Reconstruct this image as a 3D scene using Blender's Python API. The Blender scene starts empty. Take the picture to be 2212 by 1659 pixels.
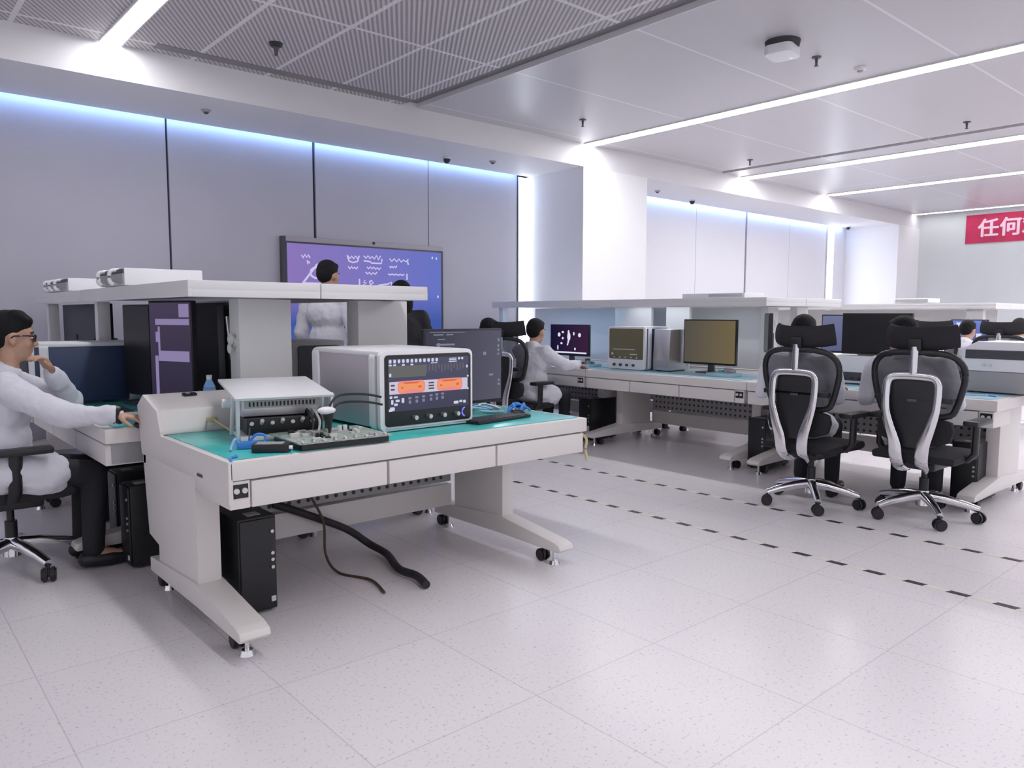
import bpy, bmesh, math, random
from mathutils import Vector, Matrix, Euler
random.seed(7)
C = bpy.context.scene.collection
S = bpy.context.scene
PI = math.pi
R = math.radians

# ------------------------------------------------------------------ camera
cam = bpy.data.cameras.new('camera')
cam.sensor_fit = 'HORIZONTAL'
cam.sensor_width = 36.0
cam.lens = 36.0 * 1644.1137 / 2212.0
cam.clip_start = 0.05
cam.clip_end = 100
co = bpy.data.objects.new('camera', cam)
C.objects.link(co)
fw = Vector((0.65333922, 0.75153966, -0.09130175))
up = Vector((0.05827482, 0.07031827, 0.99582096))
rt = Vector((0.75481912, -0.65592948, 0.00214585))
mw = Matrix((rt, up, -fw)).transposed().to_4x4()
mw.translation = Vector((0, 0, 1.35))
co.matrix_world = mw
S.camera = co

# ------------------------------------------------------------------ view, world
S.view_settings.view_transform = 'Standard'
S.view_settings.look = 'None'
S.view_settings.gamma = 1
S.view_settings.use_curve_mapping = False
S.view_settings.exposure = 0.0
w = bpy.data.worlds.new('world')
S.world = w
w.use_nodes = True
w.node_tree.nodes['Background'].inputs[0].default_value = (0.93, 0.92, 1.0, 1)
w.node_tree.nodes['Background'].inputs[1].default_value = 0.80   # soft fill light added through the open, unseen sides of the hall
LIGHT = 24.5         # linear ceiling lamps
COVE = 24.0          # bluish cove strip above the side wall

# ------------------------------------------------------------------ materials
def lin(c):
    return tuple((x / 12.92 if x <= 0.04045 else ((x + 0.055) / 1.055) ** 2.4) for x in (v / 255 for v in c))

def mat(name, col, rough=0.5, metal=0.0, spec=0.5, noise=0.0, nscale=40, bump=0.0, bscale=60, alpha=1.0, coat=0.0):
    m = bpy.data.materials.new(name)
    m.use_nodes = True
    nt = m.node_tree
    b = nt.nodes['Principled BSDF']
    c = (*col, 1)
    b.inputs['Base Color'].default_value = c
    b.inputs['Roughness'].default_value = rough
    b.inputs['Metallic'].default_value = metal
    b.inputs['Specular IOR Level'].default_value = spec
    b.inputs['Alpha'].default_value = alpha
    b.inputs['Coat Weight'].default_value = coat
    if noise or bump:
        tc = nt.nodes.new('ShaderNodeTexCoord')
    if noise:
        n = nt.nodes.new('ShaderNodeTexNoise')
        n.inputs['Scale'].default_value = nscale
        n.inputs['Detail'].default_value = 3
        r = nt.nodes.new('ShaderNodeValToRGB')
        r.color_ramp.elements[0].position = 0.35
        r.color_ramp.elements[1].position = 0.65
        r.color_ramp.elements[0].color = tuple(x * (1 - noise) for x in col) + (1,)
        r.color_ramp.elements[1].color = tuple(min(1, x * (1 + noise)) for x in col) + (1,)
        nt.links.new(tc.outputs['Object'], n.inputs['Vector'])
        nt.links.new(n.outputs['Fac'], r.inputs['Fac'])
        nt.links.new(r.outputs['Color'], b.inputs['Base Color'])
    if bump:
        n2 = nt.nodes.new('ShaderNodeTexNoise')
        n2.inputs['Scale'].default_value = bscale
        n2.inputs['Detail'].default_value = 4
        bp = nt.nodes.new('ShaderNodeBump')
        bp.inputs['Strength'].default_value = bump
        bp.inputs['Distance'].default_value = 0.02
        nt.links.new(tc.outputs['Object'], n2.inputs['Vector'])
        nt.links.new(n2.outputs['Fac'], bp.inputs['Height'])
        nt.links.new(bp.outputs['Normal'], b.inputs['Normal'])
    return m

def emat(name, col, strength):
    m = bpy.data.materials.new(name)
    m.use_nodes = True
    nt = m.node_tree
    nt.nodes.remove(nt.nodes['Principled BSDF'])
    e = nt.nodes.new('ShaderNodeEmission')
    e.inputs['Color'].default_value = (*col, 1)
    e.inputs['Strength'].default_value = strength
    nt.links.new(e.outputs[0], nt.nodes['Material Output'].inputs['Surface'])
    return m

def screen_mat(name, c0, c1, strength, axis=0, a=0.0, b=1.0):
    """a lit screen whose picture fades from one colour to another across the glass"""
    m = emat(name, c0, strength)
    nt = m.node_tree
    e = [n for n in nt.nodes if n.type == 'EMISSION'][0]
    tc = nt.nodes.new('ShaderNodeTexCoord')
    sp = nt.nodes.new('ShaderNodeSeparateXYZ')
    mr = nt.nodes.new('ShaderNodeMapRange')
    mr.inputs['From Min'].default_value = a
    mr.inputs['From Max'].default_value = b
    r = nt.nodes.new('ShaderNodeValToRGB')
    r.color_ramp.elements[0].color = (*c0, 1)
    r.color_ramp.elements[1].color = (*c1, 1)
    nt.links.new(tc.outputs['Object'], sp.inputs[0])
    nt.links.new(sp.outputs[axis], mr.inputs['Value'])
    nt.links.new(mr.outputs[0], r.inputs['Fac'])
    nt.links.new(r.outputs['Color'], e.inputs['Color'])
    return m

M = {}
M['white'] = mat('white_enamel', (0.74, 0.735, 0.74), 0.38)
M['white2'] = mat('white_plastic', (0.80, 0.80, 0.83), 0.35)
M['cream'] = mat('cream_steel', (0.73, 0.70, 0.68), 0.42)
M['greysteel'] = mat('grey_steel', (0.36, 0.355, 0.37), 0.45)
M['lilac'] = mat('lilac_grey_panel', (0.42, 0.385, 0.43), 0.45)
M['darkgrey'] = mat('dark_grey_plastic', (0.06, 0.06, 0.075), 0.45)
M['black'] = mat('black_plastic', (0.012, 0.012, 0.015), 0.4)
M['blackcloth'] = mat('black_mesh_cloth', (0.013, 0.012, 0.016), 0.8, noise=0.3, nscale=300)
M['chrome'] = mat('chrome', (0.80, 0.79, 0.82), 0.16, 1.0)
M['alu'] = mat('brushed_aluminium', (0.62, 0.61, 0.63), 0.34, 0.9)
M['mat'] = mat('teal_antistatic_mat', (0.07, 0.56, 0.54), 0.22, noise=0.12, nscale=6)
M['matblue'] = mat('pale_blue_mat', (0.40, 0.62, 0.72), 0.3, noise=0.1, nscale=6)
M['bluepanel'] = mat('dark_blue_panel', (0.035, 0.055, 0.13), 0.4)
M['navy'] = mat('navy_panel', (0.02, 0.028, 0.05), 0.45)
M['blueplastic'] = mat('blue_plastic', (0.06, 0.25, 0.72), 0.4)
M['bluewater'] = mat('pale_blue_bottle', (0.25, 0.47, 0.85), 0.15, coat=0.4)
M['pcb'] = mat('grey_green_circuit_board', (0.34, 0.40, 0.36), 0.45, noise=0.35, nscale=70)
M['chip'] = mat('pale_component', (0.62, 0.63, 0.60), 0.4)
M['tan'] = mat('yellow_connector', (0.62, 0.52, 0.30), 0.5)
M['cable'] = mat('dark_cable', (0.022, 0.018, 0.022), 0.6)
M['browncable'] = mat('brown_cable', (0.09, 0.055, 0.04), 0.6)
M['skin'] = mat('skin', (0.52, 0.31, 0.22), 0.55, noise=0.08, nscale=25)
M['hair'] = mat('black_hair', (0.008, 0.007, 0.008), 0.7, spec=0.25, bump=0.5, bscale=120)
M['coat'] = mat('white_lab_coat', (0.70, 0.70, 0.77), 0.85, bump=0.55, bscale=9)
M['trousers'] = mat('dark_trousers', (0.015, 0.015, 0.02), 0.85, bump=0.3, bscale=14)
M['blackshirt'] = mat('black_jacket', (0.012, 0.011, 0.015), 0.8, bump=0.3, bscale=12)
M['red'] = mat('red_banner_cloth', (0.52, 0.03, 0.10), 0.75, noise=0.12, nscale=3)
M['lettering'] = mat('pale_pink_lettering', (0.86, 0.62, 0.72), 0.7)
M['lens'] = mat('dark_lens', (0.03, 0.012, 0.02), 0.1)
M['greyhole'] = mat('dark_hole', (0.05, 0.045, 0.05), 0.7)
M['gunmetal'] = mat('gunmetal', (0.10, 0.10, 0.115), 0.35, 0.5)
M['lamp'] = emat('lamp_diffuser', (0.985, 0.975, 1.0), LIGHT)
M['lamp_dim'] = emat('far_lamp_diffuser', (0.985, 0.975, 1.0), 5.0)
M['blue_lamp'] = emat('bluish_task_lamp', (0.45, 0.68, 1.0), 9.0)
M['cove'] = emat('cove_lamp', (0.31, 0.53, 1.0), COVE)
M['washer'] = emat('upright_lamp', (0.84, 0.90, 1.0), 7.0)
M['glow'] = emat('screen_white', (0.83, 0.83, 1.0), 0.9)
M['mesh'] = mat('see_through_mesh', (0.02, 0.02, 0.026), 0.7, alpha=0.72)

# ------------------------------------------------------------------ mesh helpers
class MB:
    """collects shapes and links them as ONE mesh object"""
    def __init__(s):
        s.bm = bmesh.new()
    def _bevel(s, geom, bev, seg=2):
        if bev > 0:
            ed = list({e for v in geom for e in v.link_edges})
            bmesh.ops.bevel(s.bm, geom=ed, offset=bev, segments=seg, affect='EDGES', profile=0.6)
    def box(s, x0, x1, y0, y1, z0, z1, bev=0.0, mx=None, seg=2):
        r = bmesh.ops.create_cube(s.bm, size=1)
        vs = r['verts']
        m = Matrix.Translation(((x0 + x1) / 2, (y0 + y1) / 2, (z0 + z1) / 2)) @ Matrix.Diagonal((abs(x1 - x0), abs(y1 - y0), abs(z1 - z0), 1))
        bmesh.ops.transform(s.bm, matrix=(mx @ m) if mx else m, verts=vs)
        s._bevel(vs, bev, seg)
        return s
    def cyl(s, p0, p1, r0, r1=None, seg=20, bev=0.0):
        r1 = r0 if r1 is None else r1
        p0, p1 = Vector(p0), Vector(p1)
        d = p1 - p0
        q = d.to_track_quat('Z', 'Y').to_matrix().to_4x4()
        r = bmesh.ops.create_cone(s.bm, cap_ends=True, segments=seg, radius1=r0, radius2=r1, depth=d.length)
        bmesh.ops.transform(s.bm, matrix=Matrix.Translation((p0 + p1) / 2) @ q, verts=r['verts'])
        if bev:
            vs = r['verts']
            ed = [e for e in {e for v in vs for e in v.link_edges} if any(len(f.verts) > 4 for f in e.link_faces)]
            bmesh.ops.bevel(s.bm, geom=ed, offset=bev, segments=2, affect='EDGES')
        return s
    def ball(s, c, r, seg=16, rot=None):
        rr = (r, r, r) if not hasattr(r, '__len__') else r
        o = bmesh.ops.create_uvsphere(s.bm, u_segments=seg, v_segments=max(8, seg * 2 // 3), radius=1)
        m = Matrix.Translation(c)
        if rot:
            m = m @ Euler(rot).to_matrix().to_4x4()
        bmesh.ops.transform(s.bm, matrix=m @ Matrix.Diagonal((*rr, 1)), verts=o['verts'])
        return s
    def prism(s, pts, a, b, axis='x', bev=0.0):
        """a closed outline drawn in the two other axes, pulled from a to b along axis"""
        def P(u, v, t):
            return {'x': (t, u, v), 'y': (u, t, v), 'z': (u, v, t)}[axis]
        va = [s.bm.verts.new(P(u, v, a)) for u, v in pts]
        vb = [s.bm.verts.new(P(u, v, b)) for u, v in pts]
        n = len(pts)
        fs = [s.bm.faces.new(va), s.bm.faces.new(vb[::-1])]
        for i in range(n):
            fs.append(s.bm.faces.new((va[i], vb[i], vb[(i + 1) % n], va[(i + 1) % n])))
        bmesh.ops.recalc_face_normals(s.bm, faces=fs)
        s._bevel(va + vb, bev)
        return s
    def tube(s, pts, r, seg=10, closed=False, flat=None, up=(0, 0, 1)):
        """sweeps a round or oval section along points; r may be one number or one per point; flat = (wide, thick) for a ribbon"""
        pts = [Vector(p) for p in pts]
        n = len(pts)
        rings = []
        upv = Vector(up)
        for i, p in enumerate(pts):
            a = pts[(i - 1) % n] if (closed or i > 0) else p
            b = pts[(i + 1) % n] if (closed or i < n - 1) else p
            t = (b - a).normalized()
            x = t.cross(upv)
            if x.length < 1e-3:
                x = t.cross(Vector((0.3, 1, 0.1)))
            x.normalize()
            y = x.cross(t).normalized()
            ri = r[i] if hasattr(r, '__len__') else r
            fl = flat[i] if flat is not None and hasattr(flat[0], '__len__') else flat
            wx, wy = (ri, ri) if flat is None else (fl[0], fl[1])
            rings.append([s.bm.verts.new(p + x * (wx * math.cos(k * 2 * PI / seg)) + y * (wy * math.sin(k * 2 * PI / seg))) for k in range(seg)])
        for i in range(n if closed else n - 1):
            A, B = rings[i], rings[(i + 1) % n]
            for k in range(seg):
                s.bm.faces.new((A[k], A[(k + 1) % seg], B[(k + 1) % seg], B[k]))
        if not closed:
            s.bm.faces.new(rings[0][::-1])
            s.bm.faces.new(rings[-1])
        return s
    def build(s, name, m, parent=None, smooth=True, angle=40):
        bmesh.ops.recalc_face_normals(s.bm, faces=s.bm.faces[:])
        me = bpy.data.meshes.new(name)
        s.bm.to_mesh(me)
        s.bm.free()
        return link(name, me, m, parent, smooth, angle)

def link(name, me, m, parent=None, smooth=True, angle=40):
    o = bpy.data.objects.new(name, me)
    C.objects.link(o)
    me.materials.append(M[m] if isinstance(m, str) else m)
    if smooth:
        me.polygons.foreach_set('use_smooth', [True] * len(me.polygons))
        try:
            me.set_sharp_from_angle(angle=R(angle))
        except Exception:
            pass
    if parent:
        o.parent = parent
    return o

def crv(pts, n=6):
    """a smooth line through the given points"""
    pts = [Vector(p) for p in pts]
    out = []
    for i in range(len(pts) - 1):
        p0, p1, p2, p3 = pts[max(i - 1, 0)], pts[i], pts[i + 1], pts[min(i + 2, len(pts) - 1)]
        for k in range(n):
            t = k / n
            out.append(0.5 * ((2 * p1) + (p2 - p0) * t + (2 * p0 - 5 * p1 + 4 * p2 - p3) * t * t + (3 * p1 - p0 - 3 * p2 + p3) * t ** 3))
    out.append(pts[-1])
    return out

def rrect(w, h, r, cx=0, cy=0, n=5):
    """outline of a rectangle with round corners"""
    out = []
    for sx, sy, a0 in ((1, 1, 0), (-1, 1, 90), (-1, -1, 180), (1, -1, 270)):
        for k in range(n + 1):
            a = R(a0 + 90 * k / n)
            out.append((cx + sx * (w / 2 - r) + r * math.cos(a), cy + sy * (h / 2 - r) + r * math.sin(a)))
    return out

def tag(o, label=None, cat=None, group=None, kind=None):
    if label: o['label'] = label
    if cat: o['category'] = cat
    if group: o['group'] = group
    if kind: o['kind'] = kind
    return o

def thing(name, label, cat, loc=(0, 0, 0), rz=0.0, group=None):
    o = bpy.data.objects.new(name, None)
    C.objects.link(o)
    o.empty_display_size = 0.1
    o.location = loc
    o.rotation_euler = (0, 0, rz)
    return tag(o, label, cat, group)

def dup(root, loc, rz=None, label=None, group=None):
    """a copy of a thing with copies of its parts and sub-parts"""
    def cp(o, par):
        c = o.copy()
        C.objects.link(c)
        c.parent = par
        for ch in list(o.children):
            cp(ch, c)
        return c
    r = cp(root, None)
    r.location = loc
    if rz is not None: r.rotation_euler = (0, 0, rz)
    if label: r['label'] = label
    if group: r['group'] = group
    return r

def struct(o, label=None):
    o['kind'] = 'structure'
    if label: o['label'] = label
    return o

# blobs: overlapping round shapes fused into one continuous surface
def cap(bm, p0, r0, p1, r1, seg=14):
    p0, p1 = Vector(p0), Vector(p1)
    vs = []
    for p, r in ((p0, r0), (p1, r1)):
        o = bmesh.ops.create_uvsphere(bm, u_segments=seg, v_segments=seg * 2 // 3, radius=r)
        bmesh.ops.translate(bm, vec=p, verts=o['verts'])
        vs += o['verts']
    t = bmesh.new()
    nv = [t.verts.new(v.co) for v in vs]
    h = bmesh.ops.convex_hull(t, input=nv)
    bad = [v for v in t.verts if not v.link_faces]
    bmesh.ops.delete(t, geom=bad, context='VERTS')
    bmesh.ops.delete(bm, geom=vs, context='VERTS')
    mp = {v: bm.verts.new(v.co) for v in t.verts}
    for f in t.faces:
        bm.faces.new([mp[v] for v in f.verts])
    t.free()

def fuse(prims, voxel, smooth=3, wrinkle=0.0):
    bm = bmesh.new()
    for p in prims:
        if p[0] == 'c':
            cap(bm, *p[1:])
        else:
            o = bmesh.ops.create_uvsphere(bm, u_segments=20, v_segments=14, radius=1)
            m = Matrix.Translation(p[1])
            if len(p) > 3:
                m = m @ (p[3] if isinstance(p[3], Matrix) else Euler(p[3]).to_matrix().to_4x4())
            bmesh.ops.transform(bm, matrix=m @ Matrix.Diagonal((*p[2], 1)), verts=o['verts'])
    bmesh.ops.recalc_face_normals(bm, faces=bm.faces[:])
    me = bpy.data.meshes.new('blob')
    bm.to_mesh(me)
    bm.free()
    o = bpy.data.objects.new('blob', me)
    C.objects.link(o)
    r = o.modifiers.new('r', 'REMESH')
    r.mode = 'VOXEL'
    r.voxel_size = voxel
    if smooth:
        q = o.modifiers.new('s', 'SMOOTH')
        q.iterations = smooth
        q.factor = 0.5
    if wrinkle:
        for sz, st in ((0.16, wrinkle), (0.05, wrinkle * 0.45)):
            tx = bpy.data.textures.new('folds', 'CLOUDS')
            tx.noise_scale = sz
            tx.noise_depth = 1
            dm = o.modifiers.new('d', 'DISPLACE')
            dm.texture = tx
            dm.strength = st
            dm.mid_level = 0.5
            dm.texture_coords = 'LOCAL'
    dg = bpy.context.evaluated_depsgraph_get()
    res = bpy.data.meshes.new_from_object(o.evaluated_get(dg))
    bpy.data.objects.remove(o)
    bpy.data.meshes.remove(me)
    res.materials.clear()
    return res

# ================================================================== THE SETTING
ZC, ZS = 3.56, 3.275          # ceiling, underside of the boxed soffit
YW, YB = 8.2, 7.05            # side wall, face of the soffit
XF, XN, YN = 18.2, -4.0, -6.0

def floor_mat():
    m = mat('pale_tile_floor', (0.66, 0.645, 0.665), 0.26, spec=0.42)
    nt = m.node_tree
    b = nt.nodes['Principled BSDF']
    tc = nt.nodes.new('ShaderNodeTexCoord')
    mp = nt.nodes.new('ShaderNodeMapping')
    mp.inputs['Location'].default_value = (-2.43, -1.90, 0)
    nt.links.new(tc.outputs['Object'], mp.inputs['Vector'])
    br = nt.nodes.new('ShaderNodeTexBrick')
    br.offset = 0
    br.inputs['Scale'].default_value = 1
    br.inputs['Brick Width'].default_value = 0.66
    br.inputs['Row Height'].default_value = 0.66
    br.inputs['Mortar Size'].default_value = 0.0025
    br.inputs['Color1'].default_value = (0.79, 0.755, 0.78, 1)
    br.inputs['Color2'].default_value = (0.77, 0.735, 0.762, 1)
    br.inputs['Mortar'].default_value = (0.62, 0.59, 0.61, 1)
    nt.links.new(mp.outputs[0], br.inputs['Vector'])
    n = nt.nodes.new('ShaderNodeTexNoise')
    n.inputs['Scale'].default_value = 75
    n.inputs['Detail'].default_value = 2
    nt.links.new(tc.outputs['Object'], n.inputs['Vector'])
    r = nt.nodes.new('ShaderNodeValToRGB')
    r.color_ramp.elements[0].position = 0.28
    r.color_ramp.elements[0].color = (0.72, 0.70, 0.71, 1)
    r.color_ramp.elements[1].position = 0.40
    r.color_ramp.elements[1].color = (1, 1, 1, 1)
    nt.links.new(n.outputs['Fac'], r.inputs['Fac'])
    mx = nt.nodes.new('ShaderNodeMixRGB')
    mx.blend_type = 'MULTIPLY'
    mx.inputs['Fac'].default_value = 1
    nt.links.new(br.outputs['Color'], mx.inputs['Color1'])
    nt.links.new(r.outputs['Color'], mx.inputs['Color2'])
    nt.links.new(mx.outputs[0], b.inputs['Base Color'])
    return m

def ceil_mat(ribbed):
    m = mat('ribbed_ceiling' if ribbed else 'smooth_ceiling', (0.5, 0.5, 0.5), 0.5 if ribbed else 0.33, spec=0.3)
    nt = m.node_tree
    b = nt.nodes['Principled BSDF']
    tc = nt.nodes.new('ShaderNodeTexCoord')
    mp = nt.nodes.new('ShaderNodeMapping')
    nt.links.new(tc.outputs['Object'], mp.inputs['Vector'])
    br = nt.nodes.new('ShaderNodeTexBrick')
    br.offset = 0
    br.inputs['Scale'].default_value = 1
    if ribbed:
        mp.inputs['Location'].default_value = (-2.40, -5.43, 0)
        br.inputs['Brick Width'].default_value = 0.67
        br.inputs['Row Height'].default_value = 1.42
        br.inputs['Mortar Size'].default_value = 0.02
    else:
        mp.inputs['Location'].default_value = (-4.76, -5.43, 0)
        br.inputs['Brick Width'].default_value = 2.79
        br.inputs['Row Height'].default_value = 1.42
        br.inputs['Mortar Size'].default_value = 0.012
    nt.links.new(mp.outputs[0], br.inputs['Vector'])
    base = (0.5, 0.48, 0.495, 1) if ribbed else (0.55, 0.53, 0.56, 1)
    br.inputs['Color1'].default_value = base
    br.inputs['Color2'].default_value = base
    br.inputs['Mortar'].default_value = (0.76, 0.74, 0.76, 1) if ribbed else (0.72, 0.71, 0.73, 1)
    if ribbed:
        m2 = nt.nodes.new('ShaderNodeMapping')
        m2.inputs['Rotation'].default_value = (0, 0, R(-57))
        nt.links.new(tc.outputs['Object'], m2.inputs['Vector'])
        wv = nt.nodes.new('ShaderNodeTexWave')
        wv.bands_direction = 'Y'
        wv.inputs['Scale'].default_value = 8.6
        nt.links.new(m2.outputs[0], wv.inputs['Vector'])
        r = nt.nodes.new('ShaderNodeValToRGB')
        r.color_ramp.elements[0].position = 0.3
        r.color_ramp.elements[0].color = (0.33, 0.305, 0.32, 1)
        r.color_ramp.elements[1].position = 0.7
        r.color_ramp.elements[1].color = (0.60, 0.57, 0.585, 1)
        nt.links.new(wv.outputs['Fac'], r.inputs['Fac'])
        nt.links.new(r.outputs['Color'], br.inputs['Color1'])
        nt.links.new(r.outputs['Color'], br.inputs['Color2'])
        bp = nt.nodes.new('ShaderNodeBump')
        bp.inputs['Strength'].default_value = 0.4
        bp.inputs['Distance'].default_value = 0.01
        nt.links.new(wv.outputs['Fac'], bp.inputs['Height'])
        nt.links.new(bp.outputs['Normal'], b.inputs['Normal'])
    nt.links.new(br.outputs['Color'], b.inputs['Base Color'])
    return m

M['floor'] = floor_mat()
M['ceil'] = ceil_mat(False)
M['rib'] = ceil_mat(True)
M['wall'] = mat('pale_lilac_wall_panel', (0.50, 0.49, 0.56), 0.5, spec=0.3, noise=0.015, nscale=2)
M['pillar'] = mat('glare_whitened_panel', (0.86, 0.855, 0.88), 0.45, spec=0.3)  # overexposed glare on pillars and back board put into the colour as white
M['wall_lit'] = mat('lit_wall_panel', (0.78, 0.77, 0.81), 0.5, spec=0.3)  # lighter copy of the side wall panels, stronger light there put into the colour
M['farwall'] = mat('pale_green_white_wall', (0.66, 0.69, 0.70), 0.6, spec=0.3, noise=0.015, nscale=2)
M['soffit'] = mat('white_plaster', (0.78, 0.77, 0.79), 0.6, spec=0.3)
M['slot'] = mat('grey_ceiling_slot', (0.23, 0.215, 0.225), 0.6)
M['seam'] = mat('dark_wall_seam', (0.03, 0.03, 0.05), 0.6)

struct(MB().box(XN, XF, YN, YW, -0.1, 0).build('floor', 'floor', smooth=False))
c = struct(MB().box(4.76, 10.35, YN, YB, ZC, ZC + 0.1).box(10.5, XF, YN, YB, ZC, ZC + 0.1).build('ceiling', 'ceil', smooth=False), 'smooth pale ceiling panels')
struct(MB().box(XN, 4.56, YN, YB, ZC, ZC + 0.1).build('ceiling', 'rib', smooth=False), 'ribbed grey ceiling panels')
struct(MB().box(4.56, 4.76, YN, YB, ZC + 0.05, ZC + 0.1).box(10.35, 10.5, YN, YB, ZC + 0.05, ZC + 0.1).build('trim_1', 'slot', smooth=False), 'grey recessed ceiling slots')
struct(MB().box(2.05, 4.56, 6.80, 6.93, ZC - 0.004, ZC).build('trim_2', 'slot', smooth=False), 'grey air slot beside the soffit')
sof = struct(MB().box(XN, XF, YB, 8.11, ZS, ZC + 0.1).build('trim_3', 'soffit', smooth=False), 'boxed white soffit along the side wall')
MB().box(XN, 7.2, 8.114, 8.130, 3.292, 3.304).box(8.8, 16.9, 8.114, 8.130, 3.292, 3.304).build('led_strip', 'cove', sof, smooth=False)
# side wall: dark backing with separate panels
wl = struct(MB().box(XN, XF, YW + 0.03, YW + 0.13, 0, ZC + 0.1).build('wall_left', 'seam', smooth=False))
seams = [XN, -2.4, -0.78, 0.90, 2.52, 4.12, 5.70, 7.22]
gaps = {2.52: 0.022, 4.12: 0.034, 5.70: 0.012}
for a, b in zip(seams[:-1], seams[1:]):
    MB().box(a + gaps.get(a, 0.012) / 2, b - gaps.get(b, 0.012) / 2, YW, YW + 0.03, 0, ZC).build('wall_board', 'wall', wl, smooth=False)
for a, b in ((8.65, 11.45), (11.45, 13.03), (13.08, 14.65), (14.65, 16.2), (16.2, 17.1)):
    MB().box(a + 0.005, b - 0.005, YW, YW + 0.03, 0, ZC).build('wall_board', 'wall_lit', wl, smooth=False)
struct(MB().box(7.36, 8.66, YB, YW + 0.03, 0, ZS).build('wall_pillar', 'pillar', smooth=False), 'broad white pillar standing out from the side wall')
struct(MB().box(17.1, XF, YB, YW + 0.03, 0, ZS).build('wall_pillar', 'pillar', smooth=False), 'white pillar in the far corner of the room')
struct(MB().box(XF, XF + 0.1, YN, YW, 0, ZC + 0.1).build('wall_far', 'farwall', smooth=False))
for x0, x1, nm in ((7.225, 7.35, 'upright strip lamp between the wall panels and the broad pillar'), (16.22, 16.5, 'upright strip lamp on the side wall before the far pillar')):
    t = thing('wall_light', nm, 'wall light', ((x0 + x1) / 2, YW - 0.02, 0), 0, 'upright wall lamps')
    h = (x1 - x0) / 2
    MB().box(-h, h, -0.004, 0.016, 0.02, ZS - 0.003, 0.002).build('housing', 'white', t, smooth=False)
    MB().box(-h + 0.008, h - 0.008, -0.012, -0.005, 0.03, ZS - 0.01).build('diffuser', 'washer', t, smooth=False)
# linear lamps, all running at right angles to the side wall
LAMPS = [(1.75, 0.15, 7.04, 'wide linear lamp set in the ribbed ceiling'), (7.43, 0.19, 7.03, 'linear lamp meeting the soffit by the broad pillar'),
         (11.1, 0.26, 7.03, 'linear lamp beside the second grey ceiling slot'), (13.8, 0.22, 6.96, 'linear lamp between the slot and the far wall'),
         (17.85, 0.2, 7.03, 'linear lamp close above the far red banner')]
for x, wd, y1, lb in LAMPS:
    t = thing('ceiling_light', lb, 'ceiling light', (x, 0, ZC), 0, 'linear ceiling lamps')
    MB().box(-wd / 2 - 0.012, -wd / 2, YN + 0.3, y1, -0.016, 0.02).box(wd / 2, wd / 2 + 0.012, YN + 0.3, y1, -0.016, 0.02).build('frame', 'white', t, smooth=False)
    MB().box(-wd / 2, wd / 2, YN + 0.3, y1, -0.012, -0.002).build('diffuser', 'lamp_dim' if x > 17 else 'lamp', t, smooth=False)

# ceiling fittings
def sprinkler(x, y, z, lb, s=1.0, m='gunmetal'):
    t = thing('sprinkler', lb, 'sprinkler', (x, y, z), 0, 'ceiling sprinklers')
    MB().cyl((0, 0, -0.012 * s), (0, 0, 0), 0.035 * s, 0.042 * s).build('flange', m, t)
    MB().cyl((0, 0, -0.075 * s), (0, 0, -0.01 * s), 0.009 * s, 0.014 * s, 12).cyl((0, 0, -0.08 * s), (0, 0, -0.074 * s), 0.018 * s).build('nozzle', m, t)
sprinkler(6.42, 3.40, ZC, 'grey sprinkler head beside the boxy white detector')
sprinkler(6.45, 6.20, ZC, 'grey sprinkler head close to the end of the linear lamp by the pillar')
sprinkler(9.82, 3.35, ZC, 'grey sprinkler head in front of the second ceiling slot')
sprinkler(9.88, 6.18, ZC, 'grey sprinkler head between the second ceiling slot and the soffit')
t = thing('ceiling_speaker', 'black round ceiling fitting with a short stem on the ribbed panels', 'ceiling fitting', (2.78, 6.16, ZC))
MB().cyl((0, 0, -0.03), (0, 0, 0), 0.045, 0.06, 24, 0.004).build('flange', 'black', t)
MB().cyl((0, 0, -0.10), (0, 0, -0.028), 0.013, 0.022, 14).build('stem', 'gunmetal', t)
t = thing('smoke_detector', 'boxy white detector hung below the smooth ceiling with a dark base', 'detector', (5.86, 3.40, ZC), R(10))
MB().cyl((0, 0, -0.05), (0, 0, 0), 0.13, 0.14, 32).build('base', 'greyhole', t)
MB().prism(rrect(0.27, 0.23, 0.06), -0.12, -0.045, 'z', 0.012).build('case', 'white2', t)
MB().cyl((0.07, -0.05, -0.126), (0.07, -0.05, -0.118), 0.014).build('lens', 'glow', t)
t = thing('smoke_detector', 'small pale detector on the ceiling just before the linear lamp', 'detector', (6.98, 3.28, ZC))
MB().cyl((0, 0, -0.03), (0, 0, 0), 0.045, 0.055, 24, 0.005).build('case', 'white2', t)
MB().cyl((0, 0, -0.042), (0, 0, -0.028), 0.022, 0.03, 18, 0.003).build('lens', 'greysteel', t)
for x, y, lb in ((2.68, 7.52, 'flat grey dome on the soffit above the dark wall seams'), (6.26, 7.58, 'tiny grey dome on the soffit by the upright strip lamp'),
                 (9.65, 7.65, 'tiny grey dome on the soffit past the broad pillar')):
    t = thing('soffit_sensor', lb, 'sensor', (x, y, ZS), 0, 'soffit sensors')
    MB().cyl((0, 0, -0.02), (0, 0, 0), 0.035, 0.05, 20, 0.003).build('base', 'greysteel', t)
    MB().ball((0, 0, -0.02), (0.025, 0.025, 0.02)).build('dome', 'gunmetal', t)
for x, y, lb in ((5.69, 7.78, 'black dome camera on the soffit before the upright strip lamp'), (10.86, 7.87, 'black dome camera on the soffit over the bright wall'),
                 (16.6, 7.92, 'black dome camera on the soffit in the far corner')):
    t = thing('security_camera', lb, 'camera', (x, y, ZS), 0, 'soffit cameras')
    MB().cyl((0, 0, -0.02), (0, 0, 0), 0.055, 0.055, 20, 0.003).build('base', 'white2', t)
    MB().ball((0, 0, -0.02), (0.045, 0.045, 0.055)).build('dome', 'black', t)

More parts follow.
